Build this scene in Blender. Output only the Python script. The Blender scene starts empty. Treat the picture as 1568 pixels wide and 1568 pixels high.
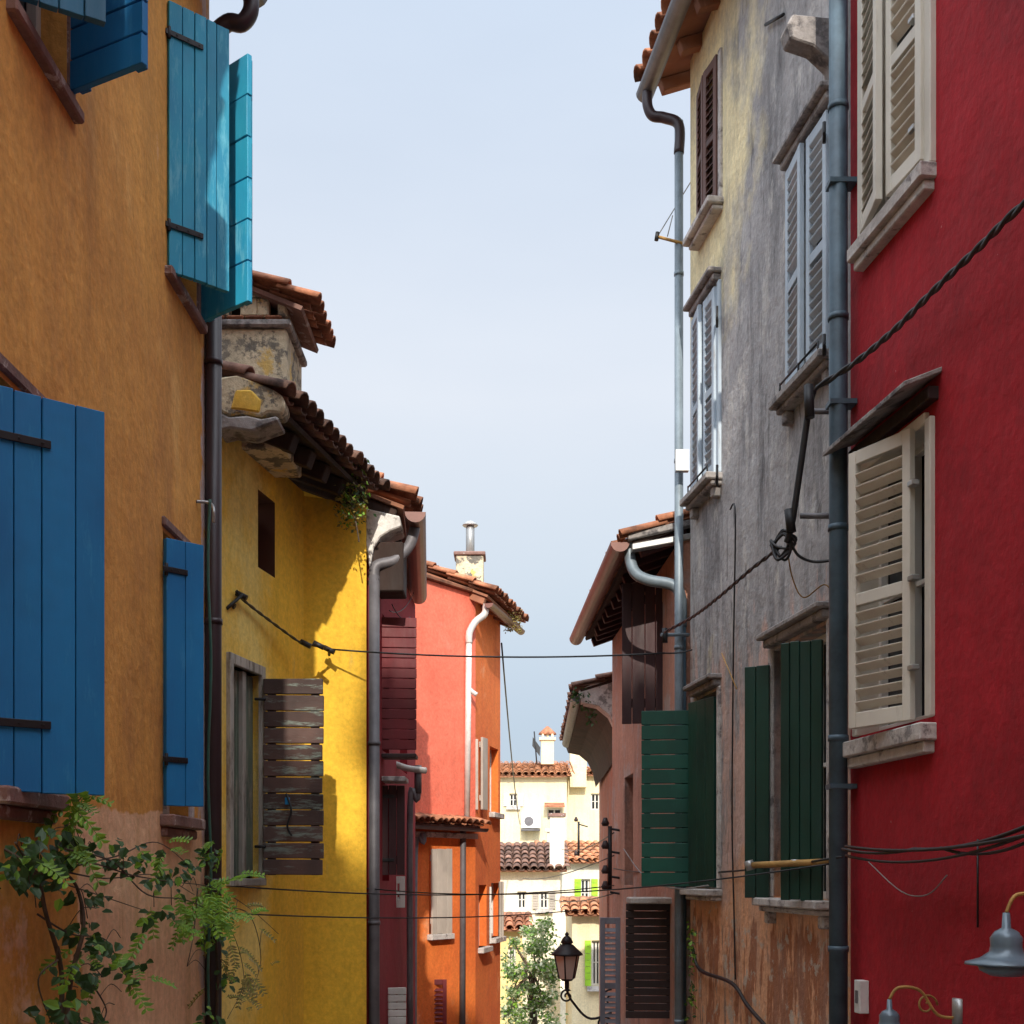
import bpy, math, random
from mathutils import Vector
random.seed(7)
R=random.random
def U(a,b): return a+(b-a)*R()
# ---------------------------------------------------------------- survey frame
EZ=1.6            # eye height above the street at the viewpoint
F,CX,HY=1880.,784.,1340.
def P(px,py,Y): return Vector(((px-CX)/F*Y, Y, EZ+(HY-py)/F*Y))
sc=bpy.context.scene
# ---------------------------------------------------------------- materials
MATS={}
class NT:
    def __init__(s,name):
        s.m=bpy.data.materials.new(name); s.m.use_nodes=True; s.t=s.m.node_tree
        s.n=s.t.nodes; s.b=s.n['Principled BSDF']; MATS[name]=s.m
        s.tc=s.n.new('ShaderNodeTexCoord')
        s.sep=s.n.new('ShaderNodeSeparateXYZ'); s.l(s.tc.outputs['Object'],s.sep.inputs[0])
    def l(s,a,b): s.t.links.new(a,b)
    def val(s,inp,v):
        if hasattr(v,'is_linked') or hasattr(v,'links'): s.l(v,inp)
        else: inp.default_value=v
    def math(s,op,a,b=0.,clamp=False):
        n=s.n.new('ShaderNodeMath'); n.operation=op; n.use_clamp=clamp
        s.val(n.inputs[0],a); s.val(n.inputs[1],b); return n.outputs[0]
    def noise(s,scale,detail=4,rough=.6,stretch=(1,1,1),off=0):
        mp=s.n.new('ShaderNodeMapping'); mp.inputs['Scale'].default_value=stretch
        mp.inputs['Location'].default_value=(off,off*.7,off*1.3)
        s.l(s.tc.outputs['Object'],mp.inputs[0])
        n=s.n.new('ShaderNodeTexNoise'); n.inputs['Scale'].default_value=scale
        n.inputs['Detail'].default_value=detail; n.inputs['Roughness'].default_value=rough
        s.l(mp.outputs[0],n.inputs['Vector']); return n.outputs['Fac']
    def mr(s,v,a,b,c=0.,d=1.):
        n=s.n.new('ShaderNodeMapRange'); s.val(n.inputs[0],v)
        for i,k in enumerate((a,b,c,d)): n.inputs[i+1].default_value=k
        n.clamp=True; return n.outputs[0]
    def mix(s,f,a,b,mode='MIX'):
        n=s.n.new('ShaderNodeMix'); n.data_type='RGBA'; n.blend_type=mode
        s.val(n.inputs[0],f)
        for i,v in ((6,a),(7,b)):
            if isinstance(v,(list,tuple)): n.inputs[i].default_value=(*v[:3],1)
            else: s.l(v,n.inputs[i])
        return n.outputs[2]
    def bump(s,h,strength=.3,dist=.01,prev=None):
        n=s.n.new('ShaderNodeBump'); n.inputs['Strength'].default_value=strength
        n.inputs['Distance'].default_value=dist; s.l(h,n.inputs['Height'])
        if prev: s.l(prev,n.inputs['Normal'])
        return n.outputs[0]
    def island(s):
        return s.n.new('ShaderNodeNewGeometry').outputs['Random Per Island']
    def done(s,col,rough=.9,nrm=None,metal=0.):
        if isinstance(col,(list,tuple)): s.b.inputs['Base Color'].default_value=(*col[:3],1)
        else: s.l(col,s.b.inputs['Base Color'])
        s.val(s.b.inputs['Roughness'],rough); s.b.inputs['Metallic'].default_value=metal
        if nrm: s.l(nrm,s.b.inputs['Normal'])
def plaster(name,c1,c2,layers=(),streak=.35,scale=1.1,bump=.5,stc=.55,off=0):
    t=NT(name)
    n1=t.mr(t.noise(scale,5,.65,off=off),.33,.68)
    col=t.mix(n1,c1,c2)
    for L in layers:
        m=t.noise(L.get('s',2.),L.get('d',6),.68,L.get('st',(1,1,1)),off=L.get('o',3.1))
        for ax,g in L.get('g',()):      # gradient along an axis: (from,to,gain)
            m=t.math('ADD',m,t.mr(t.sep.outputs[ax],g[0],g[1],0,g[2]))
        m=t.mr(m,L['t'],L['t']+L.get('w',.08),0,L.get('k',1.))
        col=t.mix(m,col,L['c'])
    if streak:
        sn=t.mr(t.noise(2.2,4,.7,(3.2,3.2,.28),off=5+off),.45,.75,0,streak)
        col=t.mix(sn,col,[c*stc for c in c1],'MIX')
    fn=t.noise(26,4,.75,off=off)
    col=t.mix(1.,col,t.mr(fn,.3,.7,.82,1.14),'MULTIPLY')
    h=t.math('ADD',t.math('MULTIPLY',fn,.25),t.noise(4.,3,.6,off=2))
    t.done(col,.93,t.bump(h,bump,.03))
def wood(name,c,c2=None,var=.25,rough=.55,wear=.25,wearc=None,bump=.25,wt=.6,dirt=.4,gst=(1.4,1.4,.25),gs=10):
    t=NT(name); c2=c2 or [x*.7 for x in c]
    col=t.mix(t.mr(t.noise(3,3,.6,(1,1,.5)),.35,.7),c,c2)
    col=t.mix(1.,col,t.mr(t.island(),0,1,1-var,1+var*.5),'MULTIPLY')
    g=t.noise(gs,6,.75,gst)
    col=t.mix(t.mr(g,wt,wt+.12,0,wear),col,wearc or [min(1,x*1.8+.08) for x in c])
    col=t.mix(t.mr(t.noise(2.,4,.7,off=9),.5,.75,0,dirt),col,[x*.5 for x in c])
    t.done(col,t.mr(g,.3,.7,rough-.08,rough+.2),t.bump(g,bump,.006))
def flat(name,c,rough=.6,metal=0.,var=.15,bs=.12,sc_=20):
    t=NT(name)
    n=t.noise(5,4,.7)
    col=t.mix(t.mr(n,.35,.7),c,[x*(1-var*2) for x in c])
    col=t.mix(1.,col,t.mr(t.island(),0,1,1-var,1+var),'MULTIPLY')
    t.done(col,rough,t.bump(t.noise(sc_,3,.6),bs,.005) if bs>.1 else None,metal)

plaster('ochre_plaster',(.78,.38,.075),(.60,.27,.050),
  [dict(c=(.42,.18,.045),s=1.5,t=.52,w=.2,k=.85,st=(1.3,1.3,.45)),
   dict(c=(.86,.52,.17),s=2.6,t=.58,w=.14,k=.45,st=(1,1,.4),o=9),
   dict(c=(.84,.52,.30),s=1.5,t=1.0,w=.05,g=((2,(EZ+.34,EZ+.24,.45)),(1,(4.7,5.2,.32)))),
   dict(c=(.55,.45,.42),s=3.,t=.98,w=.06,g=((1,(6.40,6.80,.55)),),st=(1,1,.5)) ],streak=.5,bump=.6)
plaster('yellow_plaster',(.88,.54,.045),(.80,.45,.035),
  [dict(c=(.86,.64,.18),s=1.3,t=.9,w=.2,g=((1,(9.6,8.6,.55)),)),
   dict(c=(.56,.30,.04),s=2.5,t=.86,w=.25,k=.8,g=((2,(EZ+1.7,EZ+2.9,.48)),)),  # soft eave shade painted into the plaster, deepening up to the eaves
   dict(c=(.45,.34,.14),s=3.5,t=.62,w=.1,k=.5,st=(1.6,1.6,.3),o=14)],streak=.35)
plaster('red_plaster',(.43,.004,.014),(.31,.003,.010),
  [dict(c=(.50,.03,.035),s=5.,t=.60,w=.12,k=.4,st=(1,1,.3)),dict(c=(.13,.003,.008),s=1.1,t=.50,w=.2,k=.65,st=(1,1,.6)),
   dict(c=(.6,.4,.4),s=14.,t=.71,w=.03,k=.6)],streak=.45,bump=.6)
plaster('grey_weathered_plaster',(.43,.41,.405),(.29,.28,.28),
  [dict(c=(.12,.118,.125),s=2.4,t=.49,w=.14,k=.75,st=(1.7,1.7,.32)),
   dict(c=(.56,.53,.49),s=4.5,t=.56,w=.08,k=.65,st=(1.2,1.2,.45),o=8),
   dict(c=(.62,.38,.30),s=3.0,t=.88,w=.10,k=.8,g=((2,(EZ+3.3,EZ+.9,.50)),),st=(1.5,1.5,.4)),
   dict(c=(.74,.38,.20),s=1.8,t=.80,w=.16,k=.9,g=((2,(EZ+.8,EZ-.2,.5)),)),
   dict(c=(.09,.085,.085),s=5.,t=.58,w=.07,k=.75,st=(1.8,1.8,.35),o=21),
   dict(c=(.34,.12,.05),s=4.5,t=.90,w=.05,k=.9,g=((2,(EZ+.2,EZ-.4,.42)),),st=(1.5,1.5,.35),o=12),
   dict(c=(.50,.44,.36),s=7.,t=.93,w=.04,k=.8,g=((2,(EZ+.3,EZ-.3,.36)),),o=31),
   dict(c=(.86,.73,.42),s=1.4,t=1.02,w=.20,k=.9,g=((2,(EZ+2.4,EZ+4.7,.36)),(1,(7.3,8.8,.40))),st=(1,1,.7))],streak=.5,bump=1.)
plaster('coral_plaster',(.84,.20,.12),(.76,.155,.09),[dict(c=(.82,.34,.24),s=2.,t=.6,w=.1,k=.35)],streak=.25)
plaster('orange_plaster',(.80,.20,.035),(.68,.135,.025),[dict(c=(.82,.4,.2),s=1.3,t=.58,w=.1,k=.6)],streak=.35)
plaster('salmon_plaster',(.58,.28,.19),(.44,.21,.15),[dict(c=(.44,.37,.34),s=2.,t=.52,w=.1,k=.7),dict(c=(.14,.10,.09),s=3.,t=.58,w=.1,k=.6,st=(1.5,1.5,.35),o=9)],streak=.5,bump=.8)
plaster('maroon_plaster',(.36,.022,.035),(.26,.016,.024),streak=.3)
plaster('cream_plaster',(.84,.73,.48),(.76,.62,.38),[dict(c=(.55,.42,.26),s=1.3,t=.56,w=.12,k=.5)],streak=.4,scale=.7)
plaster('white_plaster',(.84,.78,.64),(.75,.67,.52),[dict(c=(.5,.42,.32),s=1.2,t=.56,w=.12,k=.5)],streak=.4,scale=.7)
plaster('yellow_far_plaster',(.84,.68,.30),(.78,.58,.24),streak=.3,scale=.5)
plaster('chimney_plaster',(.70,.60,.41),(.48,.41,.29),[dict(c=(.10,.095,.09),s=6.,t=.50,w=.05,k=.9),dict(c=(.66,.45,.14),s=4,t=.58,w=.05,o=7)],streak=.6,scale=3,bump=1.)
plaster('corbel_plaster',(.80,.77,.72),(.6,.56,.52),[dict(c=(.16,.14,.13),s=7.,t=.55,w=.06,k=.8)],streak=.5,scale=3,bump=.8)
plaster('stone',(.38,.35,.33),(.24,.22,.215),[dict(c=(.07,.065,.07),s=7.,t=.51,w=.1,k=.85)],streak=.5,scale=4,bump=1.)
plaster('pale_stone',(.60,.56,.52),(.42,.38,.36),[dict(c=(.12,.10,.10),s=8.,t=.54,w=.08,k=.8)],streak=.5,scale=4,bump=.9)
plaster('rust_stone',(.28,.16,.13),(.17,.10,.085),[dict(c=(.52,.46,.42),s=9.,t=.57,w=.06,k=.8)],streak=.4,scale=4,bump=.9)
plaster('paving',(.30,.29,.27),(.2,.19,.18),scale=2,streak=0)
plaster('dry_earth',(.22,.19,.13),(.12,.12,.07),scale=.1,streak=0)
wood('blue_paint',(.008,.20,.47),(.006,.145,.38),var=.13,wear=.4,rough=.6,wearc=(.08,.36,.60),wt=.57)
wood('teal_paint',(.020,.33,.50),(.014,.23,.42),var=.16,wear=.6,rough=.6,wearc=(.18,.52,.64),wt=.53,dirt=.3)
wood('dark_blue_paint',(.008,.13,.25),var=.2,wear=.2)
wood('cream_paint',(.68,.64,.55),(.57,.52,.44),var=.07,wear=.6,wearc=(.25,.2,.16),wt=.60)
wood('greyblue_paint',(.48,.56,.63),(.36,.43,.50),var=.12,wear=.6,wearc=(.2,.17,.15),wt=.58)
wood('green_paint',(.006,.088,.060),(.004,.055,.04),var=.2,wear=.15,rough=.4)
wood('dark_green_paint',(.005,.045,.03),(.003,.027,.02),var=.2,wear=.15,rough=.4)
wood('maroon_paint',(.17,.013,.018),(.10,.008,.012),var=.2,wear=.3,wearc=(.3,.1,.08))
wood('dark_maroon_paint',(.045,.008,.010),(.028,.006,.008),var=.2,wear=.3,wearc=(.12,.04,.03))
wood('dark_brown_wood',(.035,.015,.013),(.02,.010,.010),var=.3,wear=.3)
wood('brown_wood',(.12,.05,.035),var=.3,wear=.4)
wood('old_wood',(.115,.066,.055),(.05,.035,.032),var=.4,wear=.85,wearc=(.24,.31,.27),rough=.85,bump=.8,wt=.53,gst=(.30,1,1.7),gs=9,dirt=.6)
wood('old_frame_wood',(.42,.39,.34),(.24,.22,.19),var=.25,wear=.8,wearc=(.09,.07,.05),rough=.8,bump=.8,wt=.5)
wood('old_green_wood',(.13,.17,.12),(.07,.09,.07),var=.25,wear=.8,wearc=(.30,.26,.2),rough=.8,bump=.8,wt=.52)
wood('taupe_paint',(.46,.40,.34),var=.1)
wood('grey_paint',(.24,.25,.29),var=.1)
wood('white_paint',(.75,.73,.68),var=.06,wear=.3,wearc=(.35,.3,.25))
wood('lime_paint',(.36,.66,.03),var=.1)
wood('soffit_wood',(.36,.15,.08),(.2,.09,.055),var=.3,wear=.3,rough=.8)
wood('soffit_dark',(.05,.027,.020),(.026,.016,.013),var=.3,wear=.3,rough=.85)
flat('iron',(.02,.02,.022),.55,.3,bs=0)
flat('black_cable',(.012,.012,.014),.5,bs=0)
flat('grey_cable',(.25,.24,.23),.6,bs=0)
flat('brown_pipe',(.045,.027,.032),.45,.0)
flat('blue_pipe',(.075,.125,.165),.5,.1,var=.25,sc_=9,bs=.3)
flat('pale_pipe',(.20,.25,.29),.45,.1,var=.2)
flat('grey_pipe',(.16,.15,.16),.55,.2,var=.2)
flat('copper_gutter',(.20,.085,.065),.5,.1)
flat('white_pipe',(.62,.58,.54),.45)
flat('zinc',(.45,.45,.44),.35,.5,bs=0)
flat('rusty_iron',(.5,.28,.08),.7,.1,var=.3)
flat('dark_interior',(.012,.011,.010),.8,bs=0)
flat('green_cable',(.03,.12,.09),.5,bs=0)
flat('white_plastic',(.7,.68,.66),.4,bs=0)
flat('enamel',(.15,.21,.26),.3,.1,bs=0)
flat('terracotta',(.46,.18,.09),.85,var=.38,bs=.5,sc_=30)
flat('old_terracotta',(.26,.14,.10),.9,var=.42,bs=.6,sc_=30)
flat('sunny_terracotta',(.62,.27,.13),.85,var=.3,bs=.4)
flat('bark',(.10,.07,.045),.9,var=.3,bs=.6)
t=NT('window_glass'); t.done((.02,.024,.03),.08,t.bump(t.noise(2.5,2),.12,.02))
t=NT('lamp_glass'); t.done((.55,.5,.42),.25)
def leafmat(name,c,c2):
    t=NT(name); col=t.mix(t.island(),c,c2)
    t.done(col,.5); tr=t.n.new('ShaderNodeBsdfTranslucent'); t.l(col,tr.inputs[0])
    mx=t.n.new('ShaderNodeMixShader'); mx.inputs[0].default_value=.3
    t.l(t.b.outputs[0],mx.inputs[1]); t.l(tr.outputs[0],mx.inputs[2])
    t.l(mx.outputs[0],t.n['Material Output'].inputs[0])
leafmat('vine_dark_leaf',(.018,.06,.014),(.045,.11,.025))
leafmat('vine_light_leaf',(.24,.42,.03),(.12,.28,.03))
leafmat('vine_dry_leaf',(.32,.24,.06),(.16,.15,.04))
leafmat('tree_leaf',(.20,.29,.10),(.09,.17,.05))
leafmat('blossom_leaf',(.62,.62,.45),(.38,.46,.22))
# ---------------------------------------------------------------- mesh builder
class MB:
    def __init__(s): s.v=[];s.f=[];s.fm=[];s.fs=[];s.mats=[]
    def mi(s,m):
        if m not in s.mats: s.mats.append(m)
        return s.mats.index(m)
    def face(s,pts,m,sm=False):
        b=len(s.v); s.v+=[tuple(p) for p in pts]; s.f.append(list(range(b,b+len(pts)))); s.fm.append(s.mi(m)); s.fs.append(sm)
    def box(s,o,a,b,c,m):
        o,a,b,c=map(Vector,(o,a,b,c)); k=len(s.v)
        if a.cross(b).dot(c)<0: a,b=b,a
        s.v+=[tuple(p) for p in (o,o+a,o+a+b,o+b,o+c,o+a+c,o+a+b+c,o+b+c)]
        for q in ((3,2,1,0),(4,5,6,7),(0,1,5,4),(1,2,6,5),(2,3,7,6),(3,0,4,7)):
            s.f.append([k+i for i in q]); s.fm.append(s.mi(m)); s.fs.append(False)
    def prism(s,pts,ext,m):
        ext=Vector(ext); pts=[Vector(p) for p in pts]; k=len(s.v); n=len(pts)
        s.v+=[tuple(p) for p in pts]+[tuple(p+ext) for p in pts]; mi=s.mi(m)
        s.f.append([k+i for i in range(n)][::-1]); s.f.append([k+n+i for i in range(n)])
        for i in range(n):
            j=(i+1)%n; s.f.append([k+i,k+j,k+n+j,k+n+i])
        s.fm+=[mi]*(n+2); s.fs+=[False]*(n+2)
    def tube(s,pts,r,m,seg=10,caps=True):
        pts=[Vector(p) for p in pts]; n=len(pts)
        rr=r if isinstance(r,(list,tuple)) else [r]*n
        k=len(s.v); mi=s.mi(m); up=None
        for i,p in enumerate(pts):
            d=(pts[min(i+1,n-1)]-pts[max(i-1,0)]).normalized()
            if up is None:
                up=Vector((0,0,1)) if abs(d.z)<.9 else Vector((1,0,0))
            a=d.cross(up)
            if a.length<1e-4: a=d.cross(Vector((.3,.8,.1)))
            a.normalize(); b=a.cross(d).normalized(); up=b
            for j in range(seg):
                t=2*math.pi*j/seg; s.v.append(tuple(p+(a*math.cos(t)+b*math.sin(t))*rr[i]))
        for i in range(n-1):
            for j in range(seg):
                j2=(j+1)%seg; s.f.append([k+i*seg+j,k+i*seg+j2,k+(i+1)*seg+j2,k+(i+1)*seg+j]); s.fm.append(mi); s.fs.append(True)
        if caps:
            s.f.append([k+j for j in range(seg)][::-1]); s.f.append([k+(n-1)*seg+j for j in range(seg)]); s.fm+=[mi]*2; s.fs+=[False]*2
    def half(s,a,b,r,m,seg=8,close=True):
        a,b=Vector(a),Vector(b); d=(b-a).normalized(); sd=d.cross(Vector((0,0,1))).normalized(); upv=sd.cross(d).normalized()
        k=len(s.v); mi=s.mi(m)
        for p in (a,b):
            for rad in (r,r*.88):
                for j in range(seg+1):
                    t=math.pi*j/seg; s.v.append(tuple(p+sd*math.cos(t)*rad-upv*math.sin(t)*rad))
        q=seg+1
        for j in range(seg):
            s.f.append([k+j,k+j+1,k+2*q+j+1,k+2*q+j]); s.f.append([k+q+j,k+q+j+1,k+3*q+j+1,k+3*q+j]); s.fm+=[mi]*2; s.fs+=[True]*2
        for e in (0,2*q):
            if close: s.f.append([k+e+j for j in range(q)]); s.fm.append(mi); s.fs.append(False)
        for e in (0,seg):
            s.f.append([k+e,k+q+e,k+3*q+e,k+2*q+e]); s.fm.append(mi); s.fs.append(False)
    def build(s,name,parent=None,bevel=0.,solid=0.):
        me=bpy.data.meshes.new(name); me.from_pydata(s.v,[],s.f)
        for m in s.mats: me.materials.append(MATS[m])
        me.polygons.foreach_set('material_index',s.fm); me.polygons.foreach_set('use_smooth',s.fs); me.update()
        o=bpy.data.objects.new(name,me); sc.collection.objects.link(o)
        if parent: o.parent=parent; o.location=-parent.location
        if solid:
            q=o.modifiers.new('Solid','SOLIDIFY'); q.thickness=solid
        if bevel:
            q=o.modifiers.new('Bevel','BEVEL'); q.width=bevel; q.segments=1; q.limit_method='ANGLE'
        return o
def empty(name,loc):
    e=bpy.data.objects.new(name,None); e.empty_display_size=.3; e.location=loc; sc.collection.objects.link(e); return e
# ---------------------------------------------------------------- walls
class Wall:
    def __init__(s,p0,p1,side=1):
        s.p=Vector((*p0,0)); q=Vector((*p1,0)); s.L=(q-s.p).length; s.d=(q-s.p).normalized()
        s.n=Vector((s.d.y,-s.d.x,0))*side
    def pt(s,u,z,o=0.): return s.p+s.d*u+s.n*o+Vector((0,0,z))
    def at(s,px,py,o=0.):
        a=(px-CX)/F; b=s.p+s.n*o; u=(a*b.y-b.x)/(s.d.x-a*s.d.y); Y=b.y+u*s.d.y
        return u, EZ+(HY-py)/F*Y
    def z(s,px,py,o=0.): return s.at(px,py,o)[1]
    def xyz(s,px,py,o=0.): u,z=s.at(px,py,o); return s.pt(u,z,o)
    def box(s,mb,u0,u1,z0,z1,o0,o1,m): mb.box(s.pt(u0,z0,o0),s.d*(u1-u0),s.n*(o1-o0),Vector((0,0,z1-z0)),m)
def facade(mb,w,z0,z1,mat,holes=(),depth=.2,u0=0,u1=None):
    u1=w.L if u1 is None else u1
    us=sorted({u0,u1,*[h[0] for h in holes],*[h[1] for h in holes]}); zs=sorted({z0,z1,*[h[2] for h in holes],*[h[3] for h in holes]})
    for i in range(len(us)-1):
        for j in range(len(zs)-1):
            a,b,c,d=us[i],us[i+1],zs[j],zs[j+1]; mu,mz=(a+b)/2,(c+d)/2
            if any(h[0]<mu<h[1] and h[2]<mz<h[3] for h in holes): continue
            mb.face([w.pt(a,c),w.pt(b,c),w.pt(b,d),w.pt(a,d)],mat)
    for h in holes:
        a,b,c,d=h[:4]; m2=h[4] if len(h)>4 else mat
        mb.face([w.pt(a,c),w.pt(a,d),w.pt(a,d,-depth),w.pt(a,c,-depth)],m2); mb.face([w.pt(b,c),w.pt(b,d),w.pt(b,d,-depth),w.pt(b,c,-depth)],m2)
        mb.face([w.pt(a,c),w.pt(b,c),w.pt(b,c,-depth),w.pt(a,c,-depth)],mat); mb.face([w.pt(a,d),w.pt(b,d),w.pt(b,d,-depth),w.pt(a,d,-depth)],m2)
def glazing(w,h,parent,fm='white_paint',depth=.13,name='window'):
    mb=MB(); a,b,c,d=h[:4]; f=.045
    w.box(mb,a,b,c,d,-depth-.03,-depth-.015,'window_glass')
    for (x0,x1,y0,y1) in ((a,a+f,c,d),(b-f,b,c,d),(a+f,b-f,c,c+f),(a+f,b-f,d-f,d),((a+b)/2-f/2,(a+b)/2+f/2,c+f,d-f)):
        w.box(mb,x0,x1,y0,y1,-depth-.012,-depth+.03,fm)
    w.box(mb,a+f,(a+b)/2-f/2,(c+d)/2,(c+d)/2+.025,-depth-.01,-depth+.02,fm); w.box(mb,(a+b)/2+f/2,b-f,(c+d)/2,(c+d)/2+.025,-depth-.01,-depth+.02,fm)
    mb.build(name,parent,.003)
def body(mb,w,depth,z0,z1,mat,u0=0,u1=None,z1b=None):
    u1=w.L if u1 is None else u1; z1b=z1 if z1b is None else z1b
    q=lambda u,z,o:w.pt(u,z,o)
    for u in (u0,u1): mb.face([q(u,z0,0),q(u,z0,-depth),q(u,z1b,-depth),q(u,z1,0)],mat)
    mb.face([q(u0,z0,-depth),q(u1,z0,-depth),q(u1,z1b,-depth),q(u0,z1b,-depth)],mat)
    mb.face([q(u0,z1,0),q(u1,z1,0),q(u1,z1b,-depth),q(u0,z1b,-depth)],mat)
def sill(w,mb,u0,u1,z,proj=.12,th=.06,m='stone',corb=True):
    w.box(mb,u0-.05,u1+.05,z-th,z,-.1,proj,m)
    w.box(mb,u0-.03,u1+.03,z-th*1.7,z-th-.002,-.01,proj*.65,m)
    if corb:
        for u in (u0,u1-.07): w.box(mb,u,u+.07,z-th*3.2,z-th*1.7-.002,-.01,proj*.45,m)
def cornice(w,mb,u0,u1,z,proj=.14,th=.05,m='stone'):
    w.box(mb,u0-.06,u1+.06,z+.05,z+.05+th,-.01,proj,m)
    w.box(mb,u0-.04,u1+.04,z+.0,z+.048,-.01,proj*.6,m)
# ---------------------------------------------------------------- shutters
def leaf(name,parent,h,o,z0,z1,style,mat,n=4,straps=True,t=.03,sm='iron',bevel=.003,slant=1,pitch=.055,bh=.115):
    mb=MB(); h=Vector((*h,0)); o=Vector((*o,0)); w=(o-h).length; u=(o-h).normalized(); nn=Vector((u.y,-u.x,0))
    if nn.y>0: nn=-nn
    Z=Vector((0,0,1)); H=z1-z0
    def bx(a,b,c,d,e,f,m): mb.box(h+u*a+Z*c+nn*e,u*(b-a),Z*(d-c),nn*(f-e),m)
    if style=='plank':
        ws=[0]+[ (i+U(-.12,.12))/n for i in range(1,n)]+[1]
        for i in range(n):
            g=.0022; j=U(-.004,.004)
            bx(w*ws[i]+g,w*ws[i+1]-g,z0+j,z1+j,-t/2+U(-.0015,.0015),t/2+U(-.002,.002),mat)
        for zz in (z0+.12*H,z1-.14*H):
            bx(.01,w-.01,zz,zz+.075,-t/2-.024,-t/2-.003,mat)
    elif style=='hboard':
        k=max(6,int(H/bh))
        for i in range(k):
            e=U(-.002,.002)
            bx(U(0,.002),w-U(0,.003),z0+H*i/k+.003,z0+H*(i+1)/k-.003,-t/2+e,t/2+e,mat)
        for a in (.02,w-.07): bx(a,a+.05,z0+.01,z1-.01,-t/2-.022,-t/2-.003,mat)
    elif style=='louver':
        st=.05; rails=[(z0,z0+.075),(z1-.065,z1)]
        if H>.9: rails.append((z0+H*.44,z0+H*.44+.06))
        bx(0,st,z0,z1,-t/2,t/2,mat); bx(w-st,w,z0,z1,-t/2,t/2,mat)
        for a,b in rails: bx(st,w-st,a,b,-t/2+.002,t/2-.002,mat)
        z=z0+.09
        while z<z1-.09:
            if not any(a-.03<z<b+.005 for a,b in rails):
                dz=.03+U(-.003,.003)
                mb.box(h+u*(st-.004)+Z*(z)-nn*t*.55,u*(w-2*st+.008),nn*t*1.1-Z*dz*slant,Z*.009,mat)
            z+=pitch
    if straps:
        for zz in (z0+.17*H,z1-.12*H) if style!='hboard' else (z0+.15*H,z1-.15*H):
            bx(-.02,w*.55,zz-.014,zz+.014,t/2+.003,t/2+.010,sm)
            mb.tube([h+Z*(zz-.03)+nn*(t/2+.004),h+Z*(zz+.03)+nn*(t/2+.004)],.010,sm,6)
            for k in (.12,.3,.48): mb.tube([h+u*w*k+Z*zz+nn*(t/2+.010),h+u*w*k+Z*zz+nn*(t/2+.014)],.006,sm,6)
    mb.build(name,parent,bevel)
# ---------------------------------------------------------------- roof
def roof(name,parent,A,B,s,length,mat='terracotta',sp=.19,under='soffit_dark',lift=.05,rr=.085,rowl=.3,ud=True):
    A,B,s=Vector(A),Vector(B),Vector(s).normalized(); e=(B-A).normalized(); nrm=e.cross(s).normalized()
    if nrm.z<0: nrm=-nrm
    mb=MB(); n=max(2,int((B-A).length/sp)); sp=(B-A).length/n; rows=max(1,int(length/rowl)); sg=6
    for i in range(n+1):
        for kind in (0,1):
            if kind==1 and i==n: continue
            for j in range(rows):
                c=A+e*(sp*(i+.5*kind)+U(-.012,.012))+s*(j*rowl-.05+U(-.02,.02)+(.03 if kind else 0)); L=rowl*1.25
                r0,r1=rr*U(.95,1.05),rr*.8
                if kind: r0,r1=r1,r0*.95
                lf0=lift+.028+U(0,.012); lf1=lift
                if kind: lf0,lf1=lift-.02,lift-.04
                k=len(mb.v)
                for (p,r,lf) in ((c,r0,lf0),(c+s*L,r1,lf1)):
                    for q in range(sg+1):
                        a=math.pi*q/sg; up=math.sin(a)*r*(.9 if not kind else -.5)
                        mb.v.append(tuple(p+e*math.cos(a)*r+nrm*(lf+up+(.0 if not kind else .03))))
                for q in range(sg):
                    mb.f.append([k+q,k+q+1,k+sg+2+q,k+sg+1+q]); mb.fm.append(mb.mi(mat)); mb.fs.append(True)
    mb.build(name,parent,solid=.014)
    if ud:
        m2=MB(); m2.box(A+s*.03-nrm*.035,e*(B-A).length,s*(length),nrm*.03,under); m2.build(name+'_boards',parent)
def rafters(name,parent,A,B,s,length,step,size=.08,mat='soffit_dark',drop=.04):
    A,B,s=Vector(A),Vector(B),Vector(s).normalized(); e=(B-A).normalized(); nrm=e.cross(s).normalized()
    if nrm.z<0: nrm=-nrm
    mb=MB(); n=int((B-A).length/step)
    for i in range(n+1):
        c=A+e*(i*step+.03)+s*U(.04,.09)-nrm*(drop+size*1.2)
        mb.box(c,e*size,s*length,nrm*size*1.2,mat)
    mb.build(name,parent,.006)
def wire(mb,a,b,sag=.05,r=.006,m='black_cable',n=14,seg=6):
    a,b=Vector(a),Vector(b); mb.tube([a.lerp(b,i/n)-Vector((0,0,sag*4*(i/n)*(1-i/n))) for i in range(n+1)],r,m,seg)
def smooth(pts,n=6):
    pts=[Vector(p) for p in pts]; out=[]
    for i in range(len(pts)-1):
        p0=pts[max(i-1,0)];p1=pts[i];p2=pts[i+1];p3=pts[min(i+2,len(pts)-1)]
        for k in range(n):
            t=k/n; out.append(.5*((2*p1)+(p2-p0)*t+(2*p0-5*p1+4*p2-p3)*t*t+(3*p1-p0-3*p2+p3)*t**3))
    out.append(pts[-1]); return out
def twisted(mb,pts,r=.011,m='black_cable',turn=.09,n=10):
    """two-core twisted aerial cable"""
    c=smooth(pts,n*3); ln=0; A=[];B=[]
    for i,p in enumerate(c):
        if i: ln+=(p-c[i-1]).length
        d=(c[min(i+1,len(c)-1)]-c[max(i-1,0)]).normalized(); a=d.cross(Vector((0,0,1))).normalized(); b=a.cross(d)
        t=ln/turn*math.pi; o=(a*math.cos(t)+b*math.sin(t))*r*.6; A.append(p+o); B.append(p-o)
    mb.tube(A,r,m,7); mb.tube(B,r,m,7)
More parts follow.
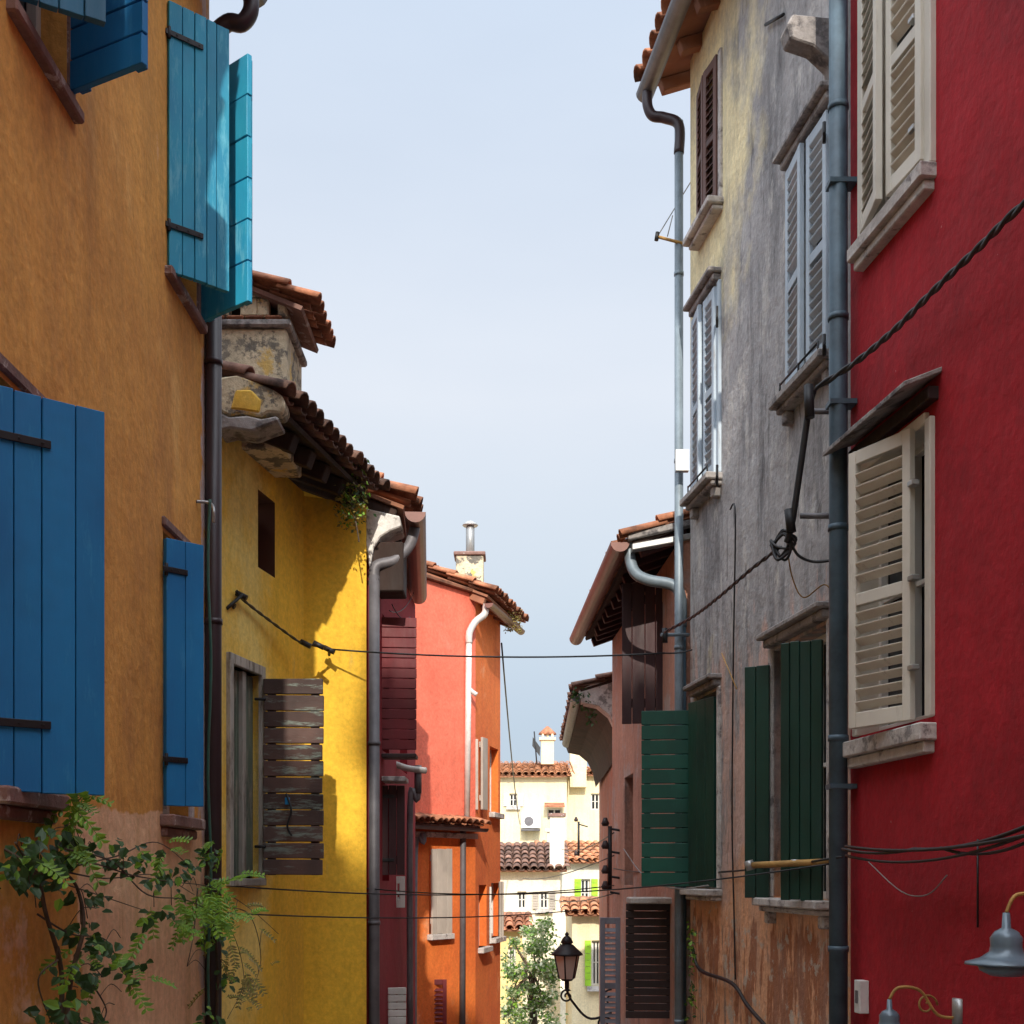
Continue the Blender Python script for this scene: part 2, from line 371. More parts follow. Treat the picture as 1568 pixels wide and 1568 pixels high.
def downpipe(mb,x,y,z0,z1,r,m,step=1.45):
    mb.tube([(x,y,z0),(x,y,z1)],r,m,14)
    z=z0+.6
    while z<z1-.2:
        mb.tube([(x,y,z),(x,y,z+.03)],r*1.12,m,14); z+=step
def gz(Y):   # street level (descends away from the viewer)
    if Y<4: return 0.
    return -.16*(Y-4) if Y<46 else -6.72
# ================================================================ GROUND
mb=MB()
ys=[-60,-10,4]+[4+i*3 for i in range(1,15)]+[120,900]
for a,b in zip(ys[:-1],ys[1:]):
    mb.face([(-500,a,gz(a)-.02),(500,a,gz(a)-.02),(500,b,gz(b)-.02),(-500,b,gz(b)-.02)],'dry_earth')
mb.build('ground')
mb=MB()
ys=[-10+i*.45 for i in range(106)]
for a,b in zip(ys[:-1],ys[1:]):
    x=-1.9
    while x<2.4:
        w_=U(.4,.75); mb.box((x+.006,a+.006,gz(a)-.05),(w_-.012,0,0),(0,b-a-.012,gz(b)-gz(a)),(0,0,.055+U(0,.006)),'paving'); x+=w_
mb.build('paved_street')
# ================================================================ OCHRE HOUSE (left, near)
H=lambda h:EZ+h
w=Wall((-1.79+.011*3.3,3.3),(-1.79+.011*6.95,6.95)); wO=w
E=empty('ochre_house',(-2.5,5,0)); mb=MB()
def uy(Y): return (Y-w.p.y)/w.d.y
hl1=(uy(4.14),uy(4.55),H(.30),H(1.70)); hl2=(uy(6.06),uy(6.52),H(.30),H(1.70))
hu1=(uy(4.28),uy(4.79),H(3.03),H(4.38)); hu2=(uy(6.14),uy(6.68),H(3.03),H(4.38))
holes=[hl1,hl2,hu1,hu2]
facade(mb,w,-.6,H(5.05),'ochre_plaster',holes); body(mb,w,5,-.6,H(5.05),'ochre_plaster'); mb.build('walls',E)
for h in holes: glazing(w,h,E,'taupe_paint')
mb=MB()
for h in (hl1,hl2):
    w.box(mb,h[0]-.05,h[1]+.09,h[2]-.06,h[2],-.1,.07,'rust_stone'); w.box(mb,h[0]-.03,h[1]+.07,h[2]-.11,h[2]-.062,-.01,.03,'rust_stone')
    w.box(mb,h[0]-.02,h[1]+.10,h[3]+.02,h[3]+.07,-.01,.02,'rust_stone')
    w.box(mb,h[1]+.002,h[1]+.07,h[2],h[3]+.018,-.01,.015,'pale_stone')
for h in (hu1,hu2):
    w.box(mb,h[0]-.05,h[1]+.09,h[2]-.05,h[2],-.1,.04,'rust_stone')
    w.box(mb,h[1]+.002,h[1]+.05,h[2]+.002,h[3],-.01,.02,'rust_stone')
mb.build('stone_trim',E,.008)
leaf('lower_shutter',E,(-1.79,4.11),(-1.458,4.385),H(.285),H(1.65),'plank','blue_paint',n=4)
leaf('lower_shutter_far',E,(-1.71,6.04),(-1.56,6.19),H(.345),H(1.66),'plank','blue_paint',n=2)
leaf('upper_shutter_a',E,(-1.735,4.27),(-1.465,4.425),H(3.06),H(4.4),'plank','dark_blue_paint',n=4)
leaf('upper_shutter_b',E,(-1.725,4.81),(-1.385,4.64),H(3.06),H(4.4),'hboard','blue_paint',straps=False)
leaf('upper_shutter_c',E,(-1.72,6.13),(-1.464,6.34),H(3.01),H(4.36),'plank','teal_paint',n=5)
leaf('upper_shutter_d',E,(-1.70,6.72),(-1.382,6.47),H(3.02),H(4.33),'hboard','teal_paint',straps=False,bh=.19)
mb=MB(); gx=-1.46
mb.half((gx-.04,3.3,H(5.03)),(gx,6.98,H(5.0)),.075,'brown_pipe')
mb.tube(smooth([(gx,6.86,H(4.95)),(gx,6.86,H(4.83)),(gx-.05,6.86,H(4.76)),(gx-.13,6.86,H(4.76)),(-1.67,6.86,H(4.66)),(-1.67,6.86,H(4.4))]),.045,'brown_pipe',12)
downpipe(mb,-1.668,6.86,-.5,H(4.45),.045,'brown_pipe')
mb.tube(smooth([w.xyz(325,y,.10) +Vector((0.008*math.sin(y*.02),-.06,0)) for y in range(770,1600,60)]),.008,'green_cable',6)
mb.tube(smooth([w.xyz(300,768,0),w.xyz(320,770,.06),w.xyz(327,780,.11),w.xyz(327,800,.11)]),.009,'zinc',6)
mb.build('gutter_and_downpipe',E)
roof('roof_tiles',E,(gx-.04,3.3,H(5.1)),(gx,7.0,H(5.1)),(-1,0,.38),3.2); rafters('eaves_rafters',E,(gx-.04,3.3,H(5.1)),(gx,7.0,H(5.1)),(-1,0,.38),.5,.45)
# houses behind the viewpoint: the row continues, and two unseen tall blocks are added to shade the street
w0=Wall((-1.76,-9.9),(-1.76,3.28)); E=empty('townhouse',(-3,-3,0)); mb=MB()
hs=[(k,k+.8,z,z+1.4) for k in (2,5,8,11) for z in (2.,4.6)]
facade(mb,w0,-.2,H(5.9),'cream_plaster',hs); body(mb,w0,6,-.2,H(5.9),'cream_plaster'); mb.build('walls',E)
for h in hs: glazing(w0,h,E)
roof('roof_tiles',E,(-1.5,-9.9,H(5.9)),(-1.5,3.28,H(5.9)),(-1,0,.3),3.3)
for (xa,xb,hh_) in ((-9,-.02,12.3),(.02,11,14.2)):
    w0=Wall((xb,-10.2),(xa,-10.2)); w0.n=Vector((0,1,0)); E=empty('sun_blocker_house',((xa+xb)/2,-12,0)); mb=MB()
    hs=[(k,k+.9,z,z+1.4) for k in (2.,4.5,7.) for z in (2.,4.8,7.6,10.4)]
    facade(mb,w0,-.2,H(hh_),'cream_plaster',hs); body(mb,w0,6,-.2,H(hh_),'cream_plaster'); mb.build('walls',E)
    for h in hs: glazing(w0,h,E)
    roof('roof_tiles',E,(xa,-9.95,H(hh_)),(xb,-9.95,H(hh_)),(0,-1,.25),3.,sp=.3,rr=.13,rowl=.5)
# ================================================================ YELLOW HOUSE
E=empty('yellow_house',(-2.2,9,0)); wA=Wall((-1.93,7.85),(-1.62,9.55)); wB=Wall((-1.62,9.55),(-1.16,9.78))
mb=MB()
u0,zt=wA.at(352,1008); u1,zb=wA.at(396,1350); hA=(u0,u1,wA.z(396,1345),wA.z(396,1035))
v0,_=wA.at(395,800); v1,_=wA.at(421,800); hS=(v0,v1,wA.z(421,885),wA.z(421,770),'brown_wood')
facade(mb,wA,-1.4,H(2.98),'yellow_plaster',[hA,hS],depth=.16); facade(mb,wB,-1.4,H(2.95),'yellow_plaster')
mb.face([wA.pt(0,-1.4),wA.pt(0,H(2.98)),wA.pt(0,H(3.9),-3.),wA.pt(0,-1.4,-3.)],'yellow_plaster')
mb.face([wB.pt(wB.L,-1.4),wB.pt(wB.L,H(2.95)),Vector((-4.5,10.6,H(3.9))),Vector((-4.5,10.6,-1.4))],'yellow_plaster')
mb.face([wA.pt(0,H(2.6),-.17),wA.pt(wA.L,H(2.6),-.17),wA.pt(wA.L,-1,-.17),wA.pt(0,-1,-.17)],'dark_interior')
mb.build('walls',E)
mb=MB(); a,b,c,d=hA
for (x0,x1,y0,y1,o) in ((a-.06,a,c-.05,d+.07,.03),(b,b+.06,c-.05,d+.07,.03),(a,b,d,d+.07,.03),(a,b,c-.05,c,.06)):
    wA.box(mb,x0,x1,y0,y1,-.1,o,'old_frame_wood')
for i in range(3): wA.box(mb,a+(b-a)*i/3+.01,a+(b-a)*(i+1)/3-.004,c+.01,d-.01,-.07,-.04+U(0,.01),'old_green_wood')
wA.box(mb,(a+b)/2-.03,(a+b)/2+.03,c+.01,d-.01,-.035,.0,'old_frame_wood')
mb.build('old_window_frame',E,.004)
mb=MB(); y=8.62; z0=EZ+(HY-1340)/F*8.62; z1=EZ+(HY-1038)/F*8.62
xl=(403-CX)/F*y; xr=(494-CX)/F*y; k=12
for i in range(k):
    a=z0+(z1-z0)*i/k; mb.box((xl+U(-.004,.004),y+U(-.006,.006),a+.003),(xr-xl+U(-.006,.006),.012,U(-.004,.004)),(0,.03,0),(0,0,(z1-z0)/k-.008),'old_wood')
for xx in (xl+.02,xr-.09): mb.box((xx,y+.045,z0),(.06,0,0),(0,.02,0),(0,0,z1-z0),'old_wood')
mb.tube(smooth([P(438,1215,y-.02),P(446,1240,y-.05),P(440,1265,y-.03),P(447,1280,y-.02)]),.009,'iron',6)
mb.box(P(436,1232,y-.03),(.035,0,.0),(0,.01,0),(0,0,.05),'blue_paint')
for zz in (z0+.2,z1-.15): mb.tube([(xl-.06,y,zz),(xl+.02,y-.01,zz)],.012,'iron',6)
mb.build('wooden_shutter',E,.004)
eA=Vector((-1.47,7.82,H(3.0))); eB=Vector((-1.09,9.72,H(3.0))); ed=(eB-eA).normalized(); sd=Vector((-ed.y,ed.x,.40))
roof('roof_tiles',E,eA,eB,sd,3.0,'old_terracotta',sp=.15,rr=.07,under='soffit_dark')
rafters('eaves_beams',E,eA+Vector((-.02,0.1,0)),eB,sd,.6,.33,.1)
mb=MB(); Yv=7.78   # rough plastered verge at the near gable
mb.prism([P(x,y_,Yv) for x,y_ in ((332,578),(362,574),(392,584),(418,596),(433,606),(436,620),(430,632),(412,630),(396,638),(372,632),(350,636),(332,626))],(0,.2,0),'chimney_plaster')
mb.prism([P(x,y_,Yv-.03) for x,y_ in ((332,629),(350,638),(378,636),(400,641),(424,636),(428,644),(405,652),(385,660),(352,655),(332,660))],(0,.24,0),'stone')
mb.prism([P(x,y_,Yv-.01) for x,y_ in ((360,596),(385,596),(400,612),(398,632),(372,628),(352,626))],(0,.05,0),'yellow_plaster')
mb.build('verge',E,.012)
mb=MB(); cY=8.35; x0,x1=-2.05,-1.535; dY=.62
def cb(a,b,c,d,z0_,z1_,m): mb.box((a,c,H(z0_)),(b-a,0,0),(0,d-c,0),(0,0,z1_-z0_),m)
cb(x0,x1,cY,cY+dY,2.9,3.72,'chimney_plaster'); cb(x0-.04,x1+.035,cY-.035,cY+dY+.035,3.72,3.77,'stone')
for i in range(4): cb(x0-.02+i*.13,x0+.1+i*.13,cY-.03,cY+.04,3.773,3.80,'terracotta')
for (a,b,c,d) in ((x0,x0+.12,cY,cY+.12),(x1-.2,x1-.12,cY,cY+.1),(x0+.2,x0+.32,cY,cY+.1),(x1-.06,x1,cY,cY+dY),(x0,x1-.06,cY+dY-.1,cY+dY)): cb(a,b,c,d,3.802,3.93,'chimney_plaster')
cb(x0+.02,x1-.07,cY+.13,cY+dY-.12,3.772,3.92,'dark_interior'); cb(x0-.01,x1-.0,cY-.01,cY+dY,3.932,3.96,'chimney_plaster')
mb.build('chimney',E,.012)
roof('chimney_cap_tiles',E,(x1+.15,cY-.05,H(3.84)),(x1+.15,cY+dY+.02,H(3.84)),(-1,0,.40),.46,'terracotta',sp=.12,rr=.055,rowl=.23,under='rust_stone',lift=.03)
roof('chimney_cap_tiles_back',E,(x0-.12,cY+dY+.02,H(3.92)),(x0-.12,cY-.05,H(3.92)),(1,0,.30),.4,'terracotta',sp=.12,rr=.055,rowl=.2,under='rust_stone',lift=.03)
def foliage(name,pts,mats,size,parent=None,stems=(),sm='bark'):
    mb=MB()
    for st,r in stems: mb.tube(st,r,sm,5,False)
    for p in pts:
        m=random.choice(mats); s_=size*U(.6,1.3); a=Vector((U(-1,1),U(-1,1),U(-1,.6))).normalized(); b=a.cross(Vector((U(-1,1),U(-1,1),U(-1,1)))).normalized(); n_=a.cross(b)
        p=Vector(p)
        mb.face([p,p+a*s_*.45+b*s_*.3+n_*s_*.08,p+a*s_,p+a*s_*.45-b*s_*.3+n_*s_*.08],m)
    return mb.build(name,parent)
pts=[]
for i in range(620):
    c=P(541+U(-18,18),742+U(-30,64),9.5); pts.append(c+Vector((U(-.05,.05),U(-.25,.15),U(-.04,.04))))
foliage('eaves_plant',pts,['vine_dry_leaf','vine_dark_leaf','vine_dry_leaf','vine_light_leaf'],.036,None,[(smooth([P(535,730,9.5),P(538,770,9.45),P(545,800,9.4),P(550,830,9.4)]),.006),(smooth([P(520,700,9.5),P(524,690,9.5),P(522,675,9.5)]),.004)])
# ================================================================ MAROON HOUSE
E=empty('maroon_house',(-1.6,11.5,-1)); w3=Wall((-1.10,9.98),(-1.02,12.95)); mb=MB()
hh=[(.35,.8,H(1.05),H(2.2)),(.35,.8,H(-.05),H(.75)),(1.6,2.2,H(1.),H(2.2))]
facade(mb,w3,-2.6,H(2.85),'maroon_plaster',hh); body(mb,w3,4,-2.6,H(2.85),'maroon_plaster'); mb.build('walls',E)
for h in hh: glazing(w3,h,E,'brown_wood')
mb=MB(); downpipe(mb,-1.115,9.93,-2.3,H(2.42),.045,'grey_pipe')
mb.tube(smooth([(-1.115,9.93,H(2.38)),(-1.10,9.94,H(2.5)),(-.95,9.98,H(2.56)),(-.84,10.05,H(2.7)),(-.80,10.1,H(2.86))]),.045,'grey_pipe',12)
mb.half((-.78,9.9,H(2.93)),(-.98,12.9,H(2.93)),.085,'copper_gutter')
mb.tube([P(640,1172,11.5),P(640,1215,11.5)],.035,'grey_pipe'); mb.tube(smooth([P(600,1168,11.3),P(622,1176,11.4),P(652,1180,11.5)]),.03,'white_pipe'); mb.tube(smooth([P(640,1215,11.5),P(638,1225,11.5),P(628,1235,11.5),P(628,1568,11.6)]),.03,'grey_pipe')
mb.build('gutter_and_downpipe',E)
eA=Vector((-.84,9.92,H(2.98))); eB=Vector((-1.02,12.95,H(2.98))); ed=(eB-eA).normalized(); sd=Vector((-ed.y,ed.x,.36))
roof('roof_tiles',E,eA,eB,sd,3.,'terracotta',under='soffit_wood'); rafters('eaves_rafters',E,eA,eB,sd,.45,.4,.09)
mb=MB(); pr=[P(560,778,9.9),P(612,790,9.9),P(614,806,9.9),P(598,812,9.9),P(582,822,9.9),P(572,838,9.9),P(566,870,9.9),P(560,836,9.9)]
mb.prism(pr,(0,.35,0),'corbel_plaster'); mb.box(P(565,905,9.95),(.28,0,0),(0,.3,0),(0,0,.4),'soffit_dark'); mb.build('corbel',E,.01)
def fleaf(name,E,x0,x1,yt,yb,Y,style,mat,**k):   # leaf standing open, square to its wall
    leaf(name,E,((x0-CX)/F*Y,Y),((x1-CX)/F*(Y+.03),Y+.03),EZ+(HY-yb)/F*Y,EZ+(HY-yt)/F*Y,style,mat,**k)
fleaf('upper_shutter',E,583,638,945,1148,10.3,'hboard','maroon_paint',straps=False,bh=.085)
fleaf('lower_shutter',E,583,620,1203,1340,10.35,'plank','dark_maroon_paint',n=3)
fleaf('small_shutter',E,600,620,1342,1390,11.3,'louver','white_paint',straps=False)
fleaf('white_shutter',E,594,622,1512,1580,10.6,'hboard','white_paint',straps=False)
mb=MB(); mb.box(P(584,1196,10.2),(.20,0,0),(0,.3,0),(0,0,.04),'pale_stone'); mb.box(P(584,1160,10.25),(.29,0,0),(0,.2,0),(0,0,.035),'dark_brown_wood'); mb.build('ledges',E,.005)
# ================================================================ CORAL HOUSE
E=empty('coral_house',(-1,17,-2)); wL=Wall((-1.35,14.75),(-.476,16)); wR=Wall((-.476,16),(-.167,17.5))
mb=MB()
def hp(w,x0,x1,yt,yb):
    a,_=w.at(x0,yt); b,_=w.at(x1,yt); m=(x0+x1)/2; return (min(a,b),max(a,b),w.z(m,yb),w.z(m,yt))
hl=[hp(wL,657,686,1300,1430)]; hr=[hp(wR,750,763,1145,1245),hp(wR,733,745,1355,1450),hp(wR,752,766,1352,1435)]
facade(mb,wL,-3.5,H(.72),'orange_plaster',hl); facade(mb,wL,H(.72),H(3.65),'coral_plaster'); facade(mb,wR,-3.5,H(3.6),'orange_plaster',hr)
mb.face([wL.pt(0,-3.5),wL.pt(0,H(3.65)),Vector((-5,18,H(3.65))),Vector((-5,18,-3.5))],'coral_plaster')
mb.face([wR.pt(wR.L,-3.5),wR.pt(wR.L,H(3.6)),Vector((-4,20,H(3.6))),Vector((-4,20,-3.5))],'orange_plaster')
mb.face([wL.pt(0,H(3.65)),wL.pt(wL.L,H(3.65)),wR.pt(wR.L,H(3.6)),Vector((-4,20,H(4.2))),Vector((-5,18,H(4.2)))],'terracotta')
mb.build('walls',E)
for h in hr: glazing(wR,h,E)
mb=MB()
for h in hl: wL.box(mb,h[0]-.04,h[1]+.04,h[2]-.07,h[2],-.1,.08,'pale_stone')
for h in hr: wR.box(mb,h[0]-.04,h[1]+.06,h[2]-.07,h[2],-.1,.08,'pale_stone')
wL.box(mb,-.02,wL.L-.05,H(3.655),H(3.70),-.3,.06,'terracotta'); wL.box(mb,.0,wL.L-.02,wL.z(680,1283),wL.z(680,1275),0.002,.06,'pale_stone')
mb.build('stone_trim',E,.006)
def wleaf(name,E,w,x0,x1,yt,yb,style,mat,o=.04,**k):
    a=w.pt(w.at(x0,yt)[0],0,o); b=w.pt(w.at(x1,yt)[0],0,o+.02); m=(x0+x1)/2
    leaf(name,E,a[:2],b[:2],w.z(m,yb),w.z(m,yt),style,mat,**k)
wleaf('shutter_a',E,wL,657,671,1300,1430,'plank','taupe_paint',n=2,straps=False); wleaf('shutter_b',E,wL,672,686,1300,1430,'plank','taupe_paint',n=2,straps=False)
wleaf('shutter_c',E,wR,733,739,1130,1240,'plank','taupe_paint',n=2,straps=False)
fleaf('shutter_d',E,712,728,1352,1455,16.1,'plank','taupe_paint',n=3,straps=False); fleaf('shutter_e',E,745,752,1358,1445,16.8,'louver','white_paint',straps=False)
fleaf('shutter_f',E,764,771,1350,1440,17.3,'plank','taupe_paint',n=2,straps=False); fleaf('shutter_g',E,721,732,1132,1240,16.0,'plank','taupe_paint',n=2,straps=False)
fleaf('shutter_h',E,655,684,1500,1600,15.3,'louver','maroon_paint',straps=False)
mb=MB()
mb.tube(smooth([P(744,925,15.9),P(742,940,15.9),P(728,952,15.85),P(719,968,15.8),P(718,985,15.8)]),.045,'white_pipe',10)
mb.tube([P(718,980,15.8),P(715,1250,15.8)],.04,'white_pipe',10); mb.tube(smooth([P(717,1040,15.8),P(719,1055,15.8),P(730,1064,15.8)]),.03,'white_pipe',8)
mb.tube([P(715,1250,15.8),P(709,1265,15.75),P(708,1600,15.7)],.04,'grey_pipe',10)
a=wL.pt(0,H(.6),.17); b=wL.pt(wL.L,H(.6),.17); mb.half(a,b,.045,'grey_pipe')
mb.half((-.30,15.8,H(3.5)),(.13,17.6,H(3.5)),.06,'copper_gutter')
mb.tube(smooth([P(648,1275,15),P(648,1290,15),P(636,1300,15),P(634,1600,15)]),.035,'pale_pipe')
mb.build('gutters_and_pipes',E)
roof('canopy_tiles',E,wL.pt(0,H(.62),.15),wL.pt(wL.L-.05,H(.62),.15),tuple(-wL.n+Vector((0,0,.45))),.2,'terracotta',sp=.12,rr=.05,rowl=.18,under='rust_stone',lift=.03)
roof('roof_tiles',E,(-.28,15.8,H(3.6)),(.15,17.7,H(3.6)),(-1,.23,.42),1.6,'terracotta',sp=.16,rr=.065,under='soffit_wood'); rafters('eaves_rafters',E,(-.28,15.8,H(3.6)),(.15,17.6,H(3.6)),(-1,.23,.42),.4,.4,.08,'soffit_wood')
mb=MB(); q=P(698,850,16.9); q2=P(740,850,16.9); mb.box(P(698,930,16.9),(q2.x-q.x,0,0),(0,.35,0),(0,0,q.z-P(698,930,16.9).z),'chimney_plaster')
mb.box(q+Vector((-.03,-.03,0)),(q2.x-q.x+.06,0,0),(0,.41,0),(0,0,.05),'rust_stone'); mb.tube([P(720,848,17.05),P(720,806,17.05)],.06,'zinc',12); mb.tube([P(720,806,17.05),P(720,803,17.05),P(720,797,17.05)],[.11,.11,.02],'zinc',12); mb.build('chimney',E,.01)
pts=[P(785+U(-12,14),952+U(-14,14),17.)+Vector((0,U(-.2,.2),0)) for i in range(160)]
foliage('roof_moss_plant',pts,['vine_dry_leaf'],.045)
# ================================================================ RED HOUSE (right, near)
wr=Wall((2.69-.14*-4,-4),(2.69-.14*6.47,6.47),-1); E=empty('red_house',(3.5,3,0)); mb=MB()
def hp2(w,x0,x1,h0,h1):
    a=w.at(x0,500)[0]; b=w.at(x1,500)[0]; return (min(a,b),max(a,b),H(h0),H(h1))
r1=hp2(wr,1325,1426,3.22,4.62); r2=hp2(wr,1315,1426,.72,2.08)
facade(mb,wr,-.6,H(6.6),'red_plaster',[r1,r2]); body(mb,wr,6,-.6,H(6.6),'red_plaster'); mb.build('walls',E)
for h in (r1,r2): glazing(wr,h,E)
mb=MB(); sill(wr,mb,r1[0],r1[1],r1[2],.08,.07,'pale_stone',False); sill(wr,mb,r2[0],r2[1],r2[2]-.03,.08,.08,'pale_stone',False)
a,b,c,d=r2
for (x0,x1,y0,y1) in ((a-.035,a+.02,c,d),(b-.02,b+.035,c,d),(a+.02,b-.02,d-.02,d+.035)): wr.box(mb,x0,x1,y0,y1,-.12,.025,'cream_paint')
a,b,c,d=r1
for (x0,x1,y0,y1) in ((a-.045,a+.02,c,d),(b-.02,b+.035,c,d)): wr.box(mb,x0,x1,y0,y1,-.12,.03,'cream_paint')
mb.build('window_trim',E,.006)
mb=MB(); a,b=r2[0]-.1,r2[1]+.05; zz=H(2.2); k=8
for i in range(k):
    u_=a+(b-a)*i/k; mb.box(wr.pt(u_,zz+.055,-.01),wr.d*((b-a)/k-.002),wr.n*.19+Vector((0,0,-.08)),Vector((0,0,.022+U(0,.004))),'stone')
mb.face([wr.pt(a,zz+.05,0),wr.pt(b,zz+.05,0),wr.pt(b,zz-.02,.17),wr.pt(a,zz-.02,.17)],'stone')
wr.box(mb,a+.03,b-.03,zz-.06,zz+.0,-.01,.05,'dark_brown_wood')
mb.build('window_canopy',E,.004)
leaf('lower_shutter',E,(1.86,5.70),(1.673,6.06),H(.72),H(2.075),'louver','cream_paint',straps=False,pitch=.062,slant=-1.,t=.036)
p=lambda px,o:tuple(wr.pt(wr.at(px,500)[0],0,o)[:2])
leaf('upper_shutter_a',E,p(1424,.03),p(1376,.05),H(3.26),H(4.6),'louver','cream_paint',straps=False,pitch=.062,slant=-1.,t=.036)
leaf('upper_shutter_b',E,p(1330,.03),p(1373,.09),H(3.26),H(4.6),'louver','cream_paint',straps=False,pitch=.062,slant=-1.,t=.036)
mb=MB()
for (px,py) in ((1413,198),(1413,30),(1412,740),(1412,1022),(1412,885)):
    wr.box(mb,wr.at(px,py)[0]-.02,wr.at(px,py)[0]+.03,wr.z(px,py)-.012,wr.z(px,py)+.012,.02,.06,'zinc')
mb.build('hinges',E,.003)
mb=MB(); mb.half((2.69-.14*-4-.3,-4,H(6.6)),(2.69-.14*6.4-.3,6.4,H(6.6)),.08,'copper_gutter')
pX=2.69-.14*6.42-.085; downpipe(mb,pX,6.42,-.5,H(6.6),.048,'blue_pipe',1.1)
for z_ in (H(2.45),H(3.6),H(.45)): mb.box((pX-.055,6.37,z_),(.14,0,0),(0,.10,0),(0,0,.025),'blue_pipe')
for (px,py) in ((1240,630),(1225,790)):
    mb.tube([P(px,py,6.6),P(1290,py,6.55)],.016,'grey_pipe',8)
mb.build('blue_downpipe',E)
def wall_lamp(name,px,py,scale=1.):
    e=empty(name,wr.xyz(px,py,.3)); mb=MB(); c=wr.xyz(px,py,.32); s_=scale
    prof=[(.158,-.005),(.155,.004),(.10,.02),(.065,.045),(.06,.07),(.062,.10),(.045,.125),(.018,.14),(.014,.2)]
    mb.tube([c+Vector((0,0,z*s_)) for r,z in prof],[r*s_ for r,z in prof],'enamel',24)
    mb.tube([c+Vector((0,0,-.05*s_)),c+Vector((0,0,-.03*s_)),c+Vector((0,0,-.006*s_))],[.06*s_,.10*s_,.11*s_],'enamel',16)
    wl=c-wr.n*.32
    mb.tube(smooth([c+Vector((0,0,.2*s_)),c+Vector((0,0,.27*s_))-wr.n*.04,c+Vector((0,0,.25*s_))-wr.n*.14,c+Vector((0,0,.1*s_))-wr.n*.22,wl+Vector((0,0,.08*s_))]),.007,'rusty_iron',8)
    pts=[]
    for i in range(22):
        t_=i/21*math.pi*2.6; r=.05*(1-i/26); pts.append(c+Vector((0,0,.16*s_))-wr.n*(.17+r*math.cos(t_))+Vector((0,0,r*math.sin(t_))))
    mb.tube(pts,.005,'rusty_iron',6); mb.tube([wl+Vector((0,0,.02)),wl+Vector((0,0,.14))],.03,'zinc',10)
    mb.build('shade_and_bracket',e)
wall_lamp('wall_lamp',1541,1475,.9); wall_lamp('wall_lamp',1362,1580,.7)
mb=MB(); u_=wr.at(1322,1500)[0]; wr.box(mb,u_-.07,u_,wr.z(1322,1550),wr.z(1322,1500),.0,.05,'white_plastic'); wr.box(mb,u_-.05,u_-.02,wr.z(1322,1535),wr.z(1322,1515),.05,.056,'grey_pipe'); mb.build('electrical_box',None,.006)
# ================================================================ GREY HOUSE
E=empty('grey_house',(3,8,0)); wg=Wall((2.69-.14*6.49+.02,6.49),(2.69-.14*9.5+.02,9.5),-1); mb=MB()
g1=hp2(wg,1212,1276,2.86,4.22); g2=hp2(wg,1068,1101,2.86,4.22); g3=hp2(wg,1185,1270,-.14,1.40); g4=hp2(wg,1068,1101,-.10,1.33); g5=hp2(wg,1073,1103,4.80,5.85)
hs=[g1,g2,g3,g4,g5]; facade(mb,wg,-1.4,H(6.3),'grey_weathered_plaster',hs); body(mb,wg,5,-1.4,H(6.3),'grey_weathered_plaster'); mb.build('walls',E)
for h in hs: glazing(wg,h,E,'white_paint')
mb=MB()
for h in hs:
    sill(wg,mb,h[0]-.03,h[1]+.03,h[2],.12,.05,'stone' if h in (g1,g2) else 'pale_stone',h in (g1,g2,g3))
    if h[3]<H(5): cornice(wg,mb,h[0],h[1],h[3]+.02,.10,.035,'stone')
    a,b,c,d=h
    for (x0,x1,y0,y1) in ((a-.055,a,c+.003,d+.018),(b,b+.055,c+.003,d+.018)): wg.box(mb,x0,x1,y0,y1,-.1,.022,'greyblue_paint' if h in (g1,g2) else 'pale_stone')
u_,_z=wg.at(1284,90); pr=[wg.pt(u_,H(4.66),0),wg.pt(u_,H(4.66),.26),wg.pt(u_,H(4.60),.29),wg.pt(u_,H(4.53),.27),wg.pt(u_,H(4.50),.14),wg.pt(u_,H(4.42),.04),wg.pt(u_,H(4.30),0)]
mb.prism(pr,wg.d*.12,'stone')
mb.build('stone_trim',E,.008)
q=lambda px,o:tuple(wg.pt(wg.at(px,500)[0],0,o)[:2])
for (x0,x1,o0,o1,h,nm) in ((1275,1245,.025,.03,g1,'near_a'),(1212,1242,.025,.055,g1,'near_b'),(1101,1085,.025,.03,g2,'far_a'),(1066,1083,.025,.055,g2,'far_b')):
    leaf('louvred_shutter_'+nm,E,q(x0,o0),q(x1,o1),h[2]+.02,h[3]-.01,'louver','greyblue_paint',straps=False,pitch=.06,slant=-1.)
mb=MB()   # iron shutter stays
for (px,py) in ((1262,205),(1262,530),(1098,487),(1098,730)):
    mb.tube([wg.xyz(px,py,.03),wg.xyz(px,py,.10)],.010,'iron',6); mb.tube([wg.xyz(px,py-18,.09),wg.xyz(px,py+14,.09)],.010,'iron',6)
for h in (g1,g2):
    mb.tube([wg.pt(h[0]+.02,h[2]+.07,.08),wg.pt(h[1]-.02,h[2]+.07,.08)],.007,'iron',6)
    for u_ in (h[0]+.02,(h[0]+h[1])/2,h[1]-.02): mb.tube([wg.pt(u_,h[2],.08),wg.pt(u_,h[2]+.08,.08)],.006,'iron',6)
mb.build('shutter_stays',E)
leaf('brown_shutter_a',E,q(1103,.02),q(1089,.05),g5[2]+.02,g5[3],'louver','brown_wood',straps=False); leaf('brown_shutter_b',E,q(1073,.02),q(1088,.05),g5[2]+.02,g5[3],'louver','brown_wood',straps=False)
leaf('green_shutter_a',E,q(1268,.03),(( 1196-CX)/F*6.95,6.95),H(-.14),H(1.31),'plank','dark_green_paint',n=4,straps=False)
leaf('green_shutter_b',E,q(1186,.03),q(1178,.16),H(-.14),H(1.31),'plank','dark_green_paint',n=2,straps=False)
leaf('green_shutter_c',E,q(1064,.03),((982-CX)/F*9.42,9.42),H(-.09),H(1.26),'hboard','green_paint',straps=False,bh=.11)
